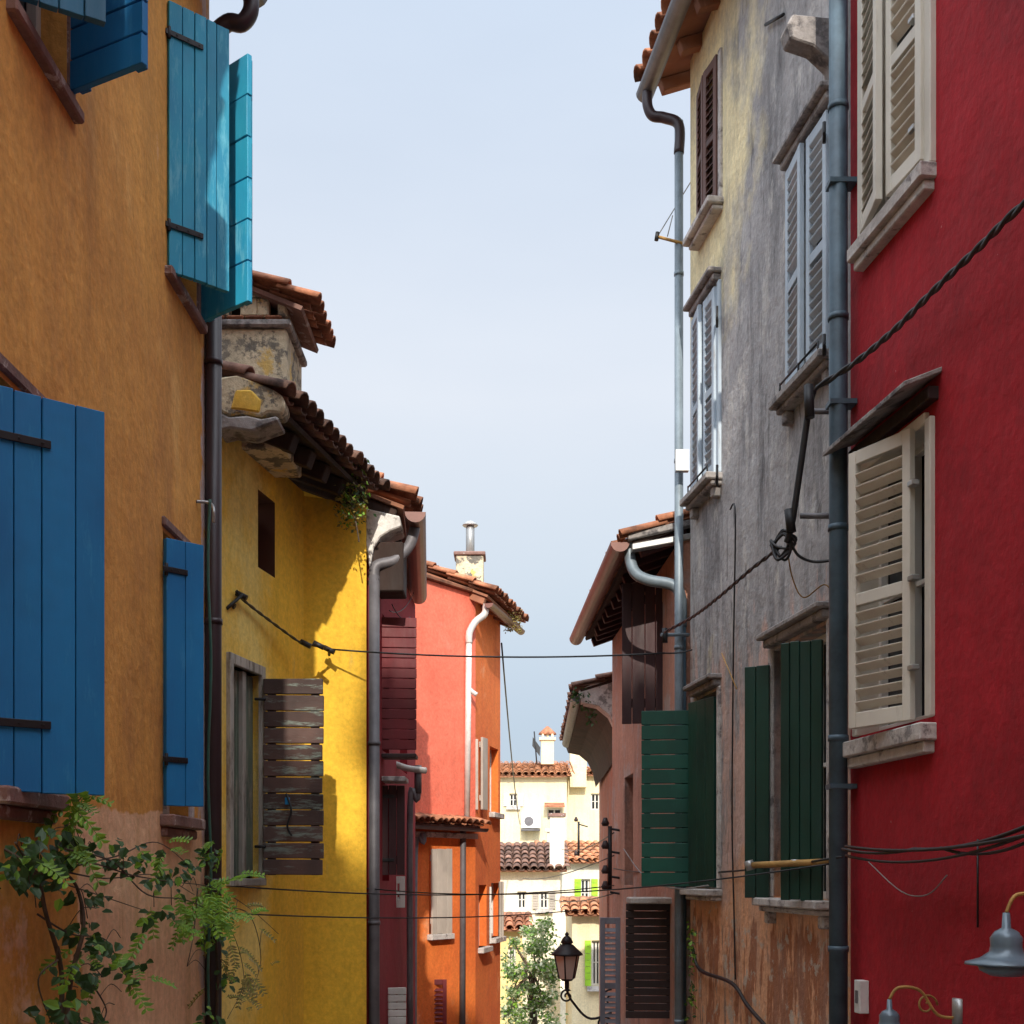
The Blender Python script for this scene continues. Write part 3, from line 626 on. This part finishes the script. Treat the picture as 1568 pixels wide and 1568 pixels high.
leaf('green_shutter_d',E,q(1100,.02),q(1076,.10),H(-.09),H(1.28),'plank','dark_green_paint',n=3,straps=False)
mb=MB()
px_=wg.pt(wg.L+.04,0,.08); downpipe(mb,px_.x,px_.y,-1.6,H(5.85),.034,'pale_pipe')
g_a=wg.pt(0,H(6.2),.30); g_b=wg.pt(wg.L+.25,H(6.17),.30); mb.half(g_a,g_b,.07,'grey_pipe')
mb.tube(smooth([g_b+Vector((.01,-.12,-.05)),g_b+Vector((.01,-.12,-.16)),g_b+Vector((.05,-.12,-.24)),g_b+Vector((.14,-.14,-.27)),Vector((px_.x,px_.y,H(5.82))),Vector((px_.x,px_.y,H(5.6)))]),.040,'brown_pipe',12)
mb.tube([P(1005,362,9.5),P(1058,376,9.5)],.012,'rusty_iron',8); mb.tube([P(1008,360,9.5),P(1058,278,9.55)],.004,'grey_cable',5); mb.tube([P(1022,362,9.5),P(1030,330,9.5)],.004,'grey_cable',5); mb.tube([P(1005,368,9.5),P(1007,356,9.5)],.018,'iron',6)
mb.box(P(1035,720,9.38),(.1,0,0),(0,.06,0),(0,0,.16),'zinc')
mb.tube([wg.xyz(1172,38,.02),wg.xyz(1200,22,.02)],.010,'iron',6)
mb.build('gutter_and_downpipe',E)
roof('roof_tiles',E,tuple(g_a+Vector((0.03,0,.08))),tuple(g_b+Vector((0.03,0,.08))),(1,.14,.38),3.,'terracotta',under='soffit_wood')
rafters('eaves_rafters',E,tuple(g_a+Vector((.03,0,.08))),tuple(g_b+Vector((.03,0,.08))),(1,.14,.38),.4,.45,.08,'soffit_wood')
# ================================================================ BROWN-EAVED HOUSE
E=empty('salmon_house',(2.2,11.5,-1)); w5=Wall((1.30,9.62),(1.11,13.6),-1); mb=MB()
hh=[(.7,1.25,H(1.25),H(2.3)),(.35,.95,H(-1.1),H(-.2)),(2.4,3.,H(-.1),H(1.))]
facade(mb,w5,-2.6,H(2.6),'salmon_plaster',hh); body(mb,w5,4,-2.6,H(2.6),'salmon_plaster',z1b=H(4)); mb.build('walls',E)
for h in hh: glazing(w5,h,E,'brown_wood')
eA=Vector((.92,9.66,H(2.62))); eB=Vector((.78,13.6,H(2.62))); ed=(eB-eA).normalized(); sd=Vector((ed.y,-ed.x,.36))
roof('roof_tiles',E,eA,eB,sd,2.4,'terracotta',sp=.17,rr=.07,under='soffit_dark',lift=.03); rafters('eaves_rafters',E,eA,eB,sd,.4,.32,.075,'dark_maroon_paint')
mb=MB(); mb.half(eA+Vector((-.07,0,-.0)),eB+Vector((-.07,0,-.0)),.075,'copper_gutter')
mb.tube(smooth([P(966,825,9.75),P(964,850,9.75),P(972,876,9.7),P(992,888,9.65),P(1030,896,9.6),P(1042,915,9.58),P(1043,960,9.57)]),.045,'pale_pipe',12); mb.tube([P(1043,950,9.57),P(1043,1600,9.57)],.040,'blue_pipe',10)
mb.build('gutter_and_downpipe',E)
mb=MB(); mb.box(P(962,826,9.62),(.62,0,0.14),(0,.09,0),(0,0,.05),'stone'); mb.box(P(968,842,9.6),(.55,0,.1),(0,.1,0),(0,0,.05),'zinc'); mb.build('verge_board',E,.006)
fleaf('upper_shutter',E,1036,952,893,1108,10.35,'plank','dark_maroon_paint',n=5,straps=False)
fleaf('lower_shutter',E,1034,958,1383,1560,10.0,'hboard','dark_brown_wood',straps=False,bh=.06)
fleaf('grey_shutter',E,950,919,1405,1600,12.6,'louver','grey_paint',straps=False)
mb=MB(); mb.box(P(965,1384,9.9),(.42,0,0),(0,.35,0),(0,0,.05),'pale_stone'); mb.build('ledge',E,.008)
E=empty('corner_house',(2.5,16,-2)); w6=Wall((1.24,14.0),(1.42,20.),-1); mb=MB(); h6=[(.6,1.3,H(-.9),H(.3)),(2.6,3.3,H(-.9),H(.3))]
facade(mb,w6,-4.5,H(1.55),'salmon_plaster',h6); body(mb,w6,4,-4.5,H(1.55),'salmon_plaster'); mb.build('walls',E)
for h in h6: glazing(w6,h,E)
mb=MB(); pr=[P(886,1058,13.9),P(905,1048,13.9),P(950,1040,13.9),P(952,1150,13.9),P(946,1120,13.9),P(934,1095,13.9),P(916,1080,13.9),P(892,1075,13.9)]
mb.prism(pr,(0,.3,0),'corbel_plaster'); mb.prism([p_+Vector((.0,.3,0)) for p_ in pr],(0.1,5.5,0),'soffit_dark'); mb.half(P(884,1066,14),P(884,1066,14)+Vector((.1,5,0)),.07,'grey_pipe'); mb.build('corbel_and_gutter',E)
roof('roof_tiles',E,tuple(P(884,1056,13.9)),tuple(P(884,1056,13.9)+Vector((.1,5.6,0))),(1,0,.30),1.6,'old_terracotta',sp=.15,rr=.06,lift=.02)
pts=[P(888+U(-10,14),1070+U(-15,14)+0,13.9)+Vector((0,U(-.1,.2),0)) for i in range(90)]+[P(905+U(-6,6),1095+U(-10,14),13.9) for i in range(30)]
foliage('eaves_plant',pts,['vine_dark_leaf'],.05)
# ================================================================ DISTANT HOUSES
def fhouse(name,x0,x1,yt,Y,depth,mat,wins=(),roofm='sunny_terracotta',slope=.42,rl=3.5,over=.3,zb=-9,yaw=0.):
    a=P(x0,yt,Y); b=P(x1,yt,Y); w=Wall((a.x,a.y),(b.x,b.y+yaw)); E=empty(name,((a.x+b.x)/2,Y+2,-3)); mb=MB(); hs=[]
    for (p0,p1,q0,q1,st) in wins: hs.append(hp(w,p0,p1,q0,q1))
    facade(mb,w,zb,a.z,mat,hs,.2); body(mb,w,depth,zb,a.z,mat,z1b=a.z+ (rl*slope*.9 if roofm else 0)); mb.build('walls',E)
    for h in hs: glazing(w,h,E,'white_paint')
    if roofm: roof('roof_tiles',E,w.pt(-.15,a.z+.02,over),w.pt(w.L+.15,a.z+.02,over),tuple(-w.n+Vector((0,0,slope))),rl+over,roofm,sp=.2,rr=.085,rowl=.38,under='soffit_wood',lift=.03)
    for (p0,p1,q0,q1,st),h in zip(wins,hs):
        if st:
            m2=MB()
            for s0,s1 in ((h[0]-(h[1]-h[0])*.75,h[0]-.02),(h[1]+.02,h[1]+(h[1]-h[0])*.75)):
                k=7
                for i in range(k): w.box(m2,s0,s1,h[2]+(h[3]-h[2])*i/k+.01,h[2]+(h[3]-h[2])*(i+1)/k,.02,.06,st)
            w.box(m2,h[0]-.1,h[1]+.1,h[2]-.1,h[2],-.05,.12,'pale_stone')
            m2.build('shutters',E)
    return E,w
E1,wF=fhouse('cream_house',742,868,1190,40,8,'cream_plaster',[(838,860,1238,1256,None),(780,792,1215,1235,'white_paint')],rl=3.,slope=.22)
mb=MB(); a=P(798,1268,39.6); mb.box(a,(.62,0,0),(0,.35,0),(0,0,.45),'white_plastic'); mb.tube([a+Vector((.25,-.01,.22)),a+Vector((.25,.0,.22))],.15,'grey_pipe',16); mb.box(P(798,1272,39.5),(.62,0,0),(0,.45,0),(0,0,.05),'grey_pipe'); mb.build('air_conditioner',None,.02)
mb=MB(); mb.box(P(834,1236,39.5),(.65,0,0),(0,.4,.12),(0,0,.05),'terracotta'); mb.build('window_canopy',E1)
def chim(name,x0,x1,yt,yb,Y,mat,E,style=0):
    a=P(x0,yb,Y); b=P(x1,yt,Y); wd=b.x-a.x; mb=MB(); hz=b.z-a.z
    mb.box(a,(wd,0,0),(0,wd*.8,0),(0,0,hz*.8),mat); mb.box(a+Vector((-.06,-.06,hz*.8)),(wd+.12,0,0),(0,wd*.8+.12,0),(0,0,.09),mat)
    if style==0:
        for i in (0,1,2): mb.box(a+Vector((wd*.38*i+.02,0,hz*.8+.09)),(wd*.16,0,0),(0,wd*.7,0),(0,0,hz*.12),mat)
        c=a+Vector((wd/2,wd*.4,hz*.93)); mb.tube([c+Vector((0,0,.06)),c+Vector((0,0,.12)),c+Vector((0,0,hz*.1+.25))],[wd*.72,wd*.7,.03],'terracotta',4)
    else:
        c=a+Vector((wd/2,wd*.4,hz*.8+.09)); mb.tube([c,c+Vector((0,0,hz*.2))],[wd*.5,wd*.25],mat,6)
    mb.build(name,E)
chim('chimney_a',829,848,1124,1170,41,'cream_plaster',E1)
E2,_=fhouse('tall_cream_house',866,962,1188,43,6,'cream_plaster',[(905,918,1215,1240,None)],rl=2.5,slope=.15)
chim('chimney_a',873,898,1118,1205,42.6,'cream_plaster',E2,1); chim('chimney_b',929,952,1146,1200,42.6,'yellow_far_plaster',E2,1)
mb=MB(); mb.tube([P(818,1120,41),P(822,1170,41)],.025,'iron',6); mb.box(P(815,1142,41),(.02,.02,.3),(.25,0,-.35),(0,.02,0),'iron'); mb.build('roof_antenna',None)
E3,_=fhouse('gabled_house',700,858,1335,30,5,'white_plaster',[(792,806,1365,1392,None),(826,840,1365,1392,'taupe_paint')],roofm='old_terracotta',slope=.30,rl=2.2,over=.35)
chim('chimney_a',838,862,1262,1320,32,'white_plaster',E3,1)
E4,_=fhouse('white_house',856,960,1322,33,5,'white_plaster',[(890,904,1346,1390,'lime_paint'),(926,938,1346,1385,'lime_paint'),(906,918,1440,1500,'lime_paint')],roofm='sunny_terracotta',slope=.25,rl=2.,over=.3,yaw=.4)
E5,_=fhouse('narrow_house',876,960,1402,26,3,'cream_plaster',[(906,920,1440,1510,'lime_paint')],roofm='sunny_terracotta',slope=.25,rl=1.2)
fhouse('low_house',730,800,1425,27.5,3,'yellow_far_plaster',[(778,790,1450,1490,None)],roofm='terracotta',slope=.25,rl=1.2)
fhouse('hillside_house',600,1010,1225,60,8,'white_plaster',[(700,712,1250,1280,None)],roofm='sunny_terracotta')
fhouse('hillside_house',-300,640,1200,64,9,'cream_plaster',[],roofm='sunny_terracotta'); fhouse('hillside_house',1020,1900,1210,62,9,'yellow_far_plaster',[],roofm='sunny_terracotta')
mb=MB(); mb.box(P(842,1335,29.8),(.35,0,0),(0,.3,0),(0,0,1.4),'white_plaster'); mb.box(P(840,1250,29.75),(.42,0,0),(0,.38,0),(0,0,.08),'rust_stone'); mb.build('rooftop_vent',E3)
# ================================================================ TREE
E=empty('blossoming_tree',(.4,24,-3.2)); base=Vector((.45,24,gz(24)-.05))
top=P(815,1480,24); trunk=smooth([base,base+Vector((.05,0,.5)),top+Vector((0,0,-.6)),top])
mb=MB(); mb.tube(trunk,[.12-.07*i/(len(trunk)-1) for i in range(len(trunk))],'bark',8); ends=[]
for i in range(16):
    s0=trunk[random.randint(5,len(trunk)-1)]; c=P(U(782,852),U(1415,1560),24)+Vector((0,U(-.5,.5),0)); pth=smooth([s0,s0.lerp(c,.5)+Vector((U(-.1,.1),0,U(.0,.15))),c],4); mb.tube(pth,[.035-.026*j/(len(pth)-1) for j in range(len(pth))],'bark',5); ends.append(c)
mb.build('trunk_and_limbs',E)
pts=[]
for c in ends+[P(U(775,856),U(1412,1620),24)+Vector((0,U(-.6,.6),0)) for _ in range(36)]:
    rr=U(.10,.26)
    for i in range(110):
        v=Vector((random.gauss(0,1),random.gauss(0,1),random.gauss(0,.8)))*rr*.5; pts.append(c+v)
pts=[p_ for p_ in pts if ((p_.x-.42)/.70)**2+((p_.z-P(0,1520,24).z)/1.6)**2<1.2]
foliage('crown',pts,['tree_leaf','tree_leaf','blossom_leaf','blossom_leaf','vine_light_leaf'],.085,E)
# ================================================================ STREET LANTERN
E=empty('street_lantern',P(868,1500,16)); mb=MB(); Y=16.; c=P(868,1502,Y)
def ring(z): return c+Vector((0,0,z))
mb.tube([ring(.0),ring(.03)],[.07,.10],'iron',6)
hx0,hx1,zz0,zz1=.105,.17,.03,.34
for i in range(6):
    a=i*math.pi/3+.3; p0=ring(zz0)+Vector((math.cos(a)*hx0,math.sin(a)*hx0,0)); p1=ring(zz1)+Vector((math.cos(a)*hx1,math.sin(a)*hx1,0)); mb.tube([p0,p1],.011,'iron',5)
    a2=a+math.pi/3; q0=ring(zz0)+Vector((math.cos(a2)*hx0,math.sin(a2)*hx0,0)); q1=ring(zz1)+Vector((math.cos(a2)*hx1,math.sin(a2)*hx1,0))
    mb.tube([p1,q1],.013,'iron',5); mb.face([p0,q0,q1,p1],'lamp_glass')
mb.tube([ring(.335),ring(.36),ring(.47),ring(.48),ring(.50),ring(.56),ring(.59),ring(.61),ring(.64)],[.21,.20,.085,.06,.085,.055,.02,.03,.005],'iron',12)
mb.tube([ring(.03),ring(-.10)],.03,'iron',8); mb.tube([ring(-.10),ring(-.13)],[.02,.06],'iron',8)
def scroll(c0,r0,turns,sgn,st_=0.):
    pts=[]
    for i in range(30):
        t_=i/29*math.pi*2*turns; r=r0*(1-i/36); pts.append(Vector((c0.x+sgn*r*math.cos(t_+st_),c0.y,c0.z+r*math.sin(t_+st_))))
    mb.tube(pts,.014,'iron',6)
scroll(ring(-.2),.09,1.4,1,1.2); scroll(P(938,1530,Y),.14,1.5,-1,.5); scroll(P(925,1568,Y),.1,1.3,1,.5)
mb.tube(smooth([ring(-.12),ring(-.28)+Vector((.08,0,0)),P(905,1560,Y),P(950,1545,Y),P(962,1548,Y)]),.018,'iron',6); mb.tube([P(958,1500,Y),P(958,1600,Y)],.02,'iron',6); mb.tube([P(958,1520,Y),P(985,1520,Y+.0)],.02,'iron',6)
mb.build('lantern_and_bracket',E)
# ================================================================ WIRES
mb=MB()
twisted(mb,[P(1760,150,3.9),P(1568,312,4.55),P(1500,378,4.9),P(1430,445,5.3),P(1370,505,5.7),P(1310,555,6.1),P(1250,594,6.35)],.0105,turn=.13)
mb.tube(smooth([P(1246,596,6.4),P(1238,630,6.45),P(1225,720,6.5),P(1213,800,6.55),P(1205,830,6.6)]),.018,'black_cable',8)
mb.tube([P(1238,590,6.4),P(1240,640,6.4)],.026,'iron',8); mb.tube([P(1208,780,6.55),P(1212,815,6.55)],.026,'iron',8)
for i in range(5): mb.tube(smooth([P(1182+U(-4,4),830+U(-8,8),6.7),P(1195+U(-6,8),850+U(-14,8),6.65),P(1212+U(-4,8),830+U(-10,10),6.6),P(1200,815+U(-5,5),6.62),P(1184,835,6.7)]),.008,'black_cable',6)
twisted(mb,[P(1195,838,6.65),P(1150,872,7.1),P(1100,915,7.8),P(1060,945,8.6),P(1018,968,9.3)],.008,turn=.13)
mb.tube(smooth([P(1210,828,6.6),P(1222,850,6.6),P(1245,860,6.6),P(1275,858,6.55)]),.008,'black_cable',6)
mb.tube(smooth([P(1205,830,6.65),P(1212,880,6.7),P(1230,915,6.7),P(1262,895,6.6),P(1278,915,6.55)]),.004,'rusty_iron',5)
mb.tube([P(1012,972,9.4),P(1055,972,9.5)],.014,'pale_pipe',8); mb.tube([P(1018,962,9.4),P(1018,984,9.4)],.022,'iron',8)
wire(mb,P(1018,1000,9.4),P(505,994,9.5),.045,.007); wire(mb,P(1060,995,9.4),P(1018,1000,9.4),.01,.006)
twisted(mb,[P(505,994,9.5),P(480,988,9.3),P(462,985,9.2),P(410,948,8.7),P(372,918,8.3),P(362,905,8.2)],.007,turn=.13)
for (x,y,Y) in ((468,986,9.2),(504,995,9.5),(488,988,9.3),(370,912,8.25),(352,925,8.2)): mb.tube([P(x-8,y-4,Y),P(x+8,y+4,Y)],.020,'iron',8)
mb.tube([P(504,994,9.5),P(504,1003,9.6)],.012,'iron',6); mb.tube([P(347,932,8.1),P(372,910,8.25)],.012,'iron',6)
wire(mb,P(345,1356,8.1),P(940,1356,13.),.08,.006); wire(mb,P(345,1398,8.1),P(900,1392,13.),.06,.006); wire(mb,P(560,1360,10),P(1275,1322,6.5),.10,.005)
wire(mb,P(940,1330,13.),P(1290,1312,6.3),.07,.007); wire(mb,P(1290,1300,6.2),P(1400,1300,5.5),.02,.008); wire(mb,P(1400,1300,5.5),P(1580,1262,4.6),.03,.009); wire(mb,P(1295,1296,6.2),P(1640,1262,4.3),.05,.008); wire(mb,P(1295,1310,6.2),P(1620,1258,4.4),.08,.007); wire(mb,P(1440,1298,5.3),P(1600,1275,4.5),.05,.007)
mb.tube(smooth([P(955,1300,12),P(985,1340,11),P(1030,1360,9.2),P(1085,1356,8.5)]),.006,'grey_cable',6)
mb.tube(smooth([wg.xyz(1118,780,.03),wg.xyz(1126,790,.04),wg.xyz(1123,1000,.02),wg.xyz(1121,1250,.02),wg.xyz(1124,1400,.02),wg.xyz(1126,1500,.02)]),.006,'black_cable',6)
mb.tube(smooth([wg.xyz(1060,1450,.05),wg.xyz(1072,1485,.04),wg.xyz(1120,1505,.04),wg.xyz(1145,1540,.04),wg.xyz(1180,1580,.04)]),.014,'black_cable',6)
mb.tube([wg.xyz(1105,1000,.02),wg.xyz(1128,1055,.06)],.004,'rusty_iron',5)
wire(mb,P(768,985,17),P(796,1262,34),.3,.012); wire(mb,P(596,935,10.2),P(640,890,12.9),.12,.004); wire(mb,P(600,925,10.2),P(628,945,10.5),.06,.004)
wire(mb,P(940,1275,13.),P(860,1300,24),.1,.007); wire(mb,P(940,1310,13.),P(800,1345,29),.1,.007); wire(mb,P(940,1368,13.),P(830,1372,25),.1,.007)
mb.tube(smooth([wr.xyz(1330,1320,.03),wr.xyz(1380,1365,.04),wr.xyz(1420,1370,.04),wr.xyz(1450,1340,.03)]),.003,'grey_cable',5)
mb.tube([wr.xyz(1497,1285,.02),wr.xyz(1497,1420,.02)],.005,'black_cable',5)
mb.build('overhead_cables')
mb=MB(); mb.tube([P(1148,1325,7.0),P(1278,1319,6.7)],.019,'rusty_iron',10); mb.tube([P(1146,1318,7.),P(1150,1332,7.)],.026,'zinc',8); mb.tube([P(1218,1316,6.85),P(1218,1326,6.85)],.026,'zinc',8); mb.build('cable_bracket_pole')
def insul(name,x,ys_,Y,x1):
    mb=MB(); mb.tube([P(x,ys_[0],Y),P(x,ys_[-1],Y)],.022,'iron',8)
    for y in ys_:
        mb.tube([P(x,y+4,Y),P(x1,y+8,Y)],.014,'iron',6); c=P(x,y,Y)+Vector((-.05,0,0)); mb.tube([c,c+Vector((0,0,.03)),c+Vector((0,0,.06)),c+Vector((0,0,.09))],[.03,.045,.03,.02],'dark_brown_wood',10)
    mb.build(name)
insul('insulator_bracket',934,[1265,1300,1338,1362],13.,958); insul('insulator_bracket',886,[1258,1310],24.,900)
# ================================================================ CLIMBING VINE
mb=MB(); w=wO
def vp(x,y,o): return w.xyz(x,y,o)
stems=[[(105,1640),(95,1560),(92,1480),(70,1400),(60,1350),(40,1320),(10,1300)],[(100,1600),(108,1500),(130,1420),(120,1360),(90,1330)],
 [(60,1340),(130,1320),(200,1340),(260,1350),(330,1360),(380,1390),(430,1430)],[(100,1300),(170,1320),(230,1370),(290,1380),(350,1420),(370,1500),(350,1560)],
 [(330,1600),(335,1500),(325,1400),(315,1340),(330,1300)],[(70,1345),(100,1280),(110,1240),(130,1215)],[(120,1325),(180,1310),(240,1290),(290,1330)],[(60,1400),(110,1430),(160,1440),(190,1490),(215,1500)],[(20,1290),(50,1330),(90,1350),(150,1370),(240,1400)],[(140,1500),(165,1545),(150,1568),(120,1560)],[(300,1360),(300,1430),(285,1480)],[(330,1390),(385,1400),(400,1470),(380,1530)],
 [(80,1330),(160,1345),(240,1340),(300,1370)],[(90,1470),(60,1500),(75,1560),(90,1590)]]
for i,s_ in enumerate(stems):
    of=U(.06,.16); pth=smooth([vp(x+U(-4,4),y,of+U(-.03,.03)) for x,y in s_],7); r0=.011 if i in (0,1,4) else .004
    mb.tube(pth,[r0*(1-.6*j/len(pth)) for j in range(len(pth))],'bark',6)
    for k in range(3):
        a=random.choice(pth); b=a+Vector((U(-.03,.08),U(-.2,.2),U(-.15,.1))); mb.tube(smooth([a,a.lerp(b,.5)+Vector((0,0,.04)),b],4),.002,'bark',4,False)
def lf(p,a,n_,s_,m,wd=.3):
    b=a.cross(n_).normalized(); n_=b.cross(a).normalized(); q=lambda t_,k,hh:p+a*s_*t_+b*s_*wd*k+n_*s_*hh
    mb.face([q(0,0,0),q(.3,1,.12),q(.7,.75,.1),q(1,0,-.05)],m); mb.face([q(0,0,0),q(1,0,-.05),q(.7,-.75,.1),q(.3,-1,.12)],m)
def dark_cluster(x,y,r,n):
    for i in range(n):
        p_=vp(x+random.gauss(0,r),y+random.gauss(0,r*.7),U(.04,.2)); a=Vector((U(-1,1),U(-1,.3),U(-1.3,.4))).normalized(); lf(p_,a,Vector((U(.2,1),U(-1,-.2),U(.2,1))),U(.030,.065),random.choice(['vine_dark_leaf']*5+['vine_light_leaf']),.34)
def frond(x,y,m='vine_light_leaf',L=None):
    p_=vp(x,y,U(.06,.22)); d=Vector((U(-.7,1),U(-.8,.3),U(-.9,.35))).normalized(); L=L or U(.08,.15); sdv=d.cross(Vector((0,-.6,1))).normalized(); n_=d.cross(sdv)
    k=6; mb.tube([p_+d*L*j/k-Vector((0,0,.03*(j/k)**2)) for j in range(k+1)],.0015,'vine_light_leaf',3,False)
    for j in range(1,k+1):
        c=p_+d*L*j/k-Vector((0,0,.03*(j/k)**2))
        for sg in (-1,1): lf(c,(sdv*sg+d*.55+Vector((0,0,-.2))).normalized(),n_,L*.32*U(.8,1.1),m,.24)
for (x,y,r,n) in ((60,1300,24,40),(105,1312,24,48),(40,1330,24,26),(190,1318,26,44),(235,1405,15,18),(120,1420,15,14),(150,1450,15,26),(150,1445,10,10),(120,1500,16,26),(190,1480,18,20),(95,1550,16,22),(290,1330,18,24),(325,1310,8,16),(330,1440,14,14),(320,1560,16,20),(15,1330,12,14),(260,1345,16,22),(85,1275,10,12),(140,1380,12,12),(345,1500,14,14),(70,1350,20,20),(150,1560,14,10)): dark_cluster(x,y,r,n)
for (x,y,r,n) in ((120,1222,12,8),(100,1290,30,5),(240,1296,22,5),(330,1360,20,13),(300,1395,22,12),(345,1400,20,12),(185,1490,20,6),(120,1470,20,3),(260,1415,18,5),(330,1290,8,3)):
    for i in range(n): frond(x+random.gauss(0,r),y+random.gauss(0,r*.6))
for i in range(26): frond(362+random.gauss(0,20),1470+random.gauss(0,45),'vine_dry_leaf',U(.06,.11))
mb.build('climbing_vine')
pts=[wg.xyz(1058+U(-6,8),1470+U(-60,90),U(.02,.2)) for i in range(90)]
foliage('wall_creeper',pts,['vine_dark_leaf','vine_light_leaf'],.04)
# ================================================================ LIGHT / SKY
az=math.radians(177); el=math.radians(32)
sdir=Vector((math.sin(az)*math.cos(el),math.cos(az)*math.cos(el),math.sin(el)))
L=bpy.data.lights.new('sun','SUN'); L.energy=4.6; L.angle=math.radians(.6); L.color=(1,.92,.80)
o=bpy.data.objects.new('sun',L); o.rotation_euler=sdir.to_track_quat('Z','Y').to_euler(); o.location=(0,-10,30); sc.collection.objects.link(o)
W=bpy.data.worlds.new('World'); sc.world=W; W.use_nodes=True; nt=W.node_tree; bg=nt.nodes['Background']; N=nt.nodes.new; LK=nt.links.new
sk=N('ShaderNodeTexSky'); sk.sky_type='NISHITA'; sk.sun_disc=False; sk.sun_elevation=el; sk.sun_rotation=az; sk.air_density=1.2; sk.dust_density=2.5; sk.ozone_density=1.
tc=N('ShaderNodeTexCoord'); mp=N('ShaderNodeMapping'); mp.inputs['Scale'].default_value=(1,1,3.2); LK(tc.outputs['Generated'],mp.inputs[0])
nz=N('ShaderNodeTexNoise'); nz.inputs['Scale'].default_value=2.2; nz.inputs['Detail'].default_value=6; LK(mp.outputs[0],nz.inputs['Vector'])
mr=N('ShaderNodeMapRange'); LK(nz.outputs['Fac'],mr.inputs[0]); mr.inputs[1].default_value=.35; mr.inputs[2].default_value=.7; mr.inputs[3].default_value=.84; mr.inputs[4].default_value=.96
# thin high cloud: pale blue low down, whiter higher, brightest overhead and around the sun
sp_=N('ShaderNodeSeparateXYZ'); LK(tc.outputs['Generated'],sp_.inputs[0])
rp=N('ShaderNodeValToRGB'); LK(sp_.outputs[2],rp.inputs[0]); cr=rp.color_ramp
cr.elements[0].position=.0; cr.elements[0].color=(.50,.60,.74,1)
cr.elements[1].position=1.; cr.elements[1].color=(1.9,2.,2.15,1)
for p_,c_ in ((.12,(.55,.66,.80,1)),(.22,(.68,.77,.87,1)),(.36,(.83,.88,.96,1)),(.60,(.68,.79,.95,1)),(.75,(1.3,1.42,1.55,1))):
    e_=cr.elements.new(p_); e_.color=c_
dt=N('ShaderNodeVectorMath'); dt.operation='DOT_PRODUCT'; LK(tc.outputs['Generated'],dt.inputs[0]); dt.inputs[1].default_value=sdir
m2=N('ShaderNodeMapRange'); LK(dt.outputs['Value'],m2.inputs[0]); m2.inputs[1].default_value=.1; m2.inputs[2].default_value=1.; m2.inputs[3].default_value=1.; m2.inputs[4].default_value=3.
m3=N('ShaderNodeMath'); m3.operation='MULTIPLY'; LK(m2.outputs[0],m3.inputs[0]); m3.inputs[1].default_value=1/.15
vm=N('ShaderNodeVectorMath'); vm.operation='SCALE'; LK(rp.outputs[0],vm.inputs[0]); LK(m3.outputs[0],vm.inputs['Scale'])
mx=N('ShaderNodeMix'); mx.data_type='RGBA'; LK(mr.outputs[0],mx.inputs[0]); LK(sk.outputs[0],mx.inputs[6]); LK(vm.outputs[0],mx.inputs[7])
LK(mx.outputs[2],bg.inputs[0]); bg.inputs[1].default_value=.15
sc.view_settings.view_transform='Standard'; sc.view_settings.look='None'; sc.view_settings.exposure=0
cam=bpy.data.cameras.new('camera'); cam.sensor_width=36; cam.lens=36*F/1568; cam.shift_y=(HY-784)/1568; cam.clip_end=2000; cam.clip_start=.05
co=bpy.data.objects.new('camera',cam); co.location=(0,0,EZ); co.rotation_euler=(math.radians(90),0,0); sc.collection.objects.link(co); sc.camera=co
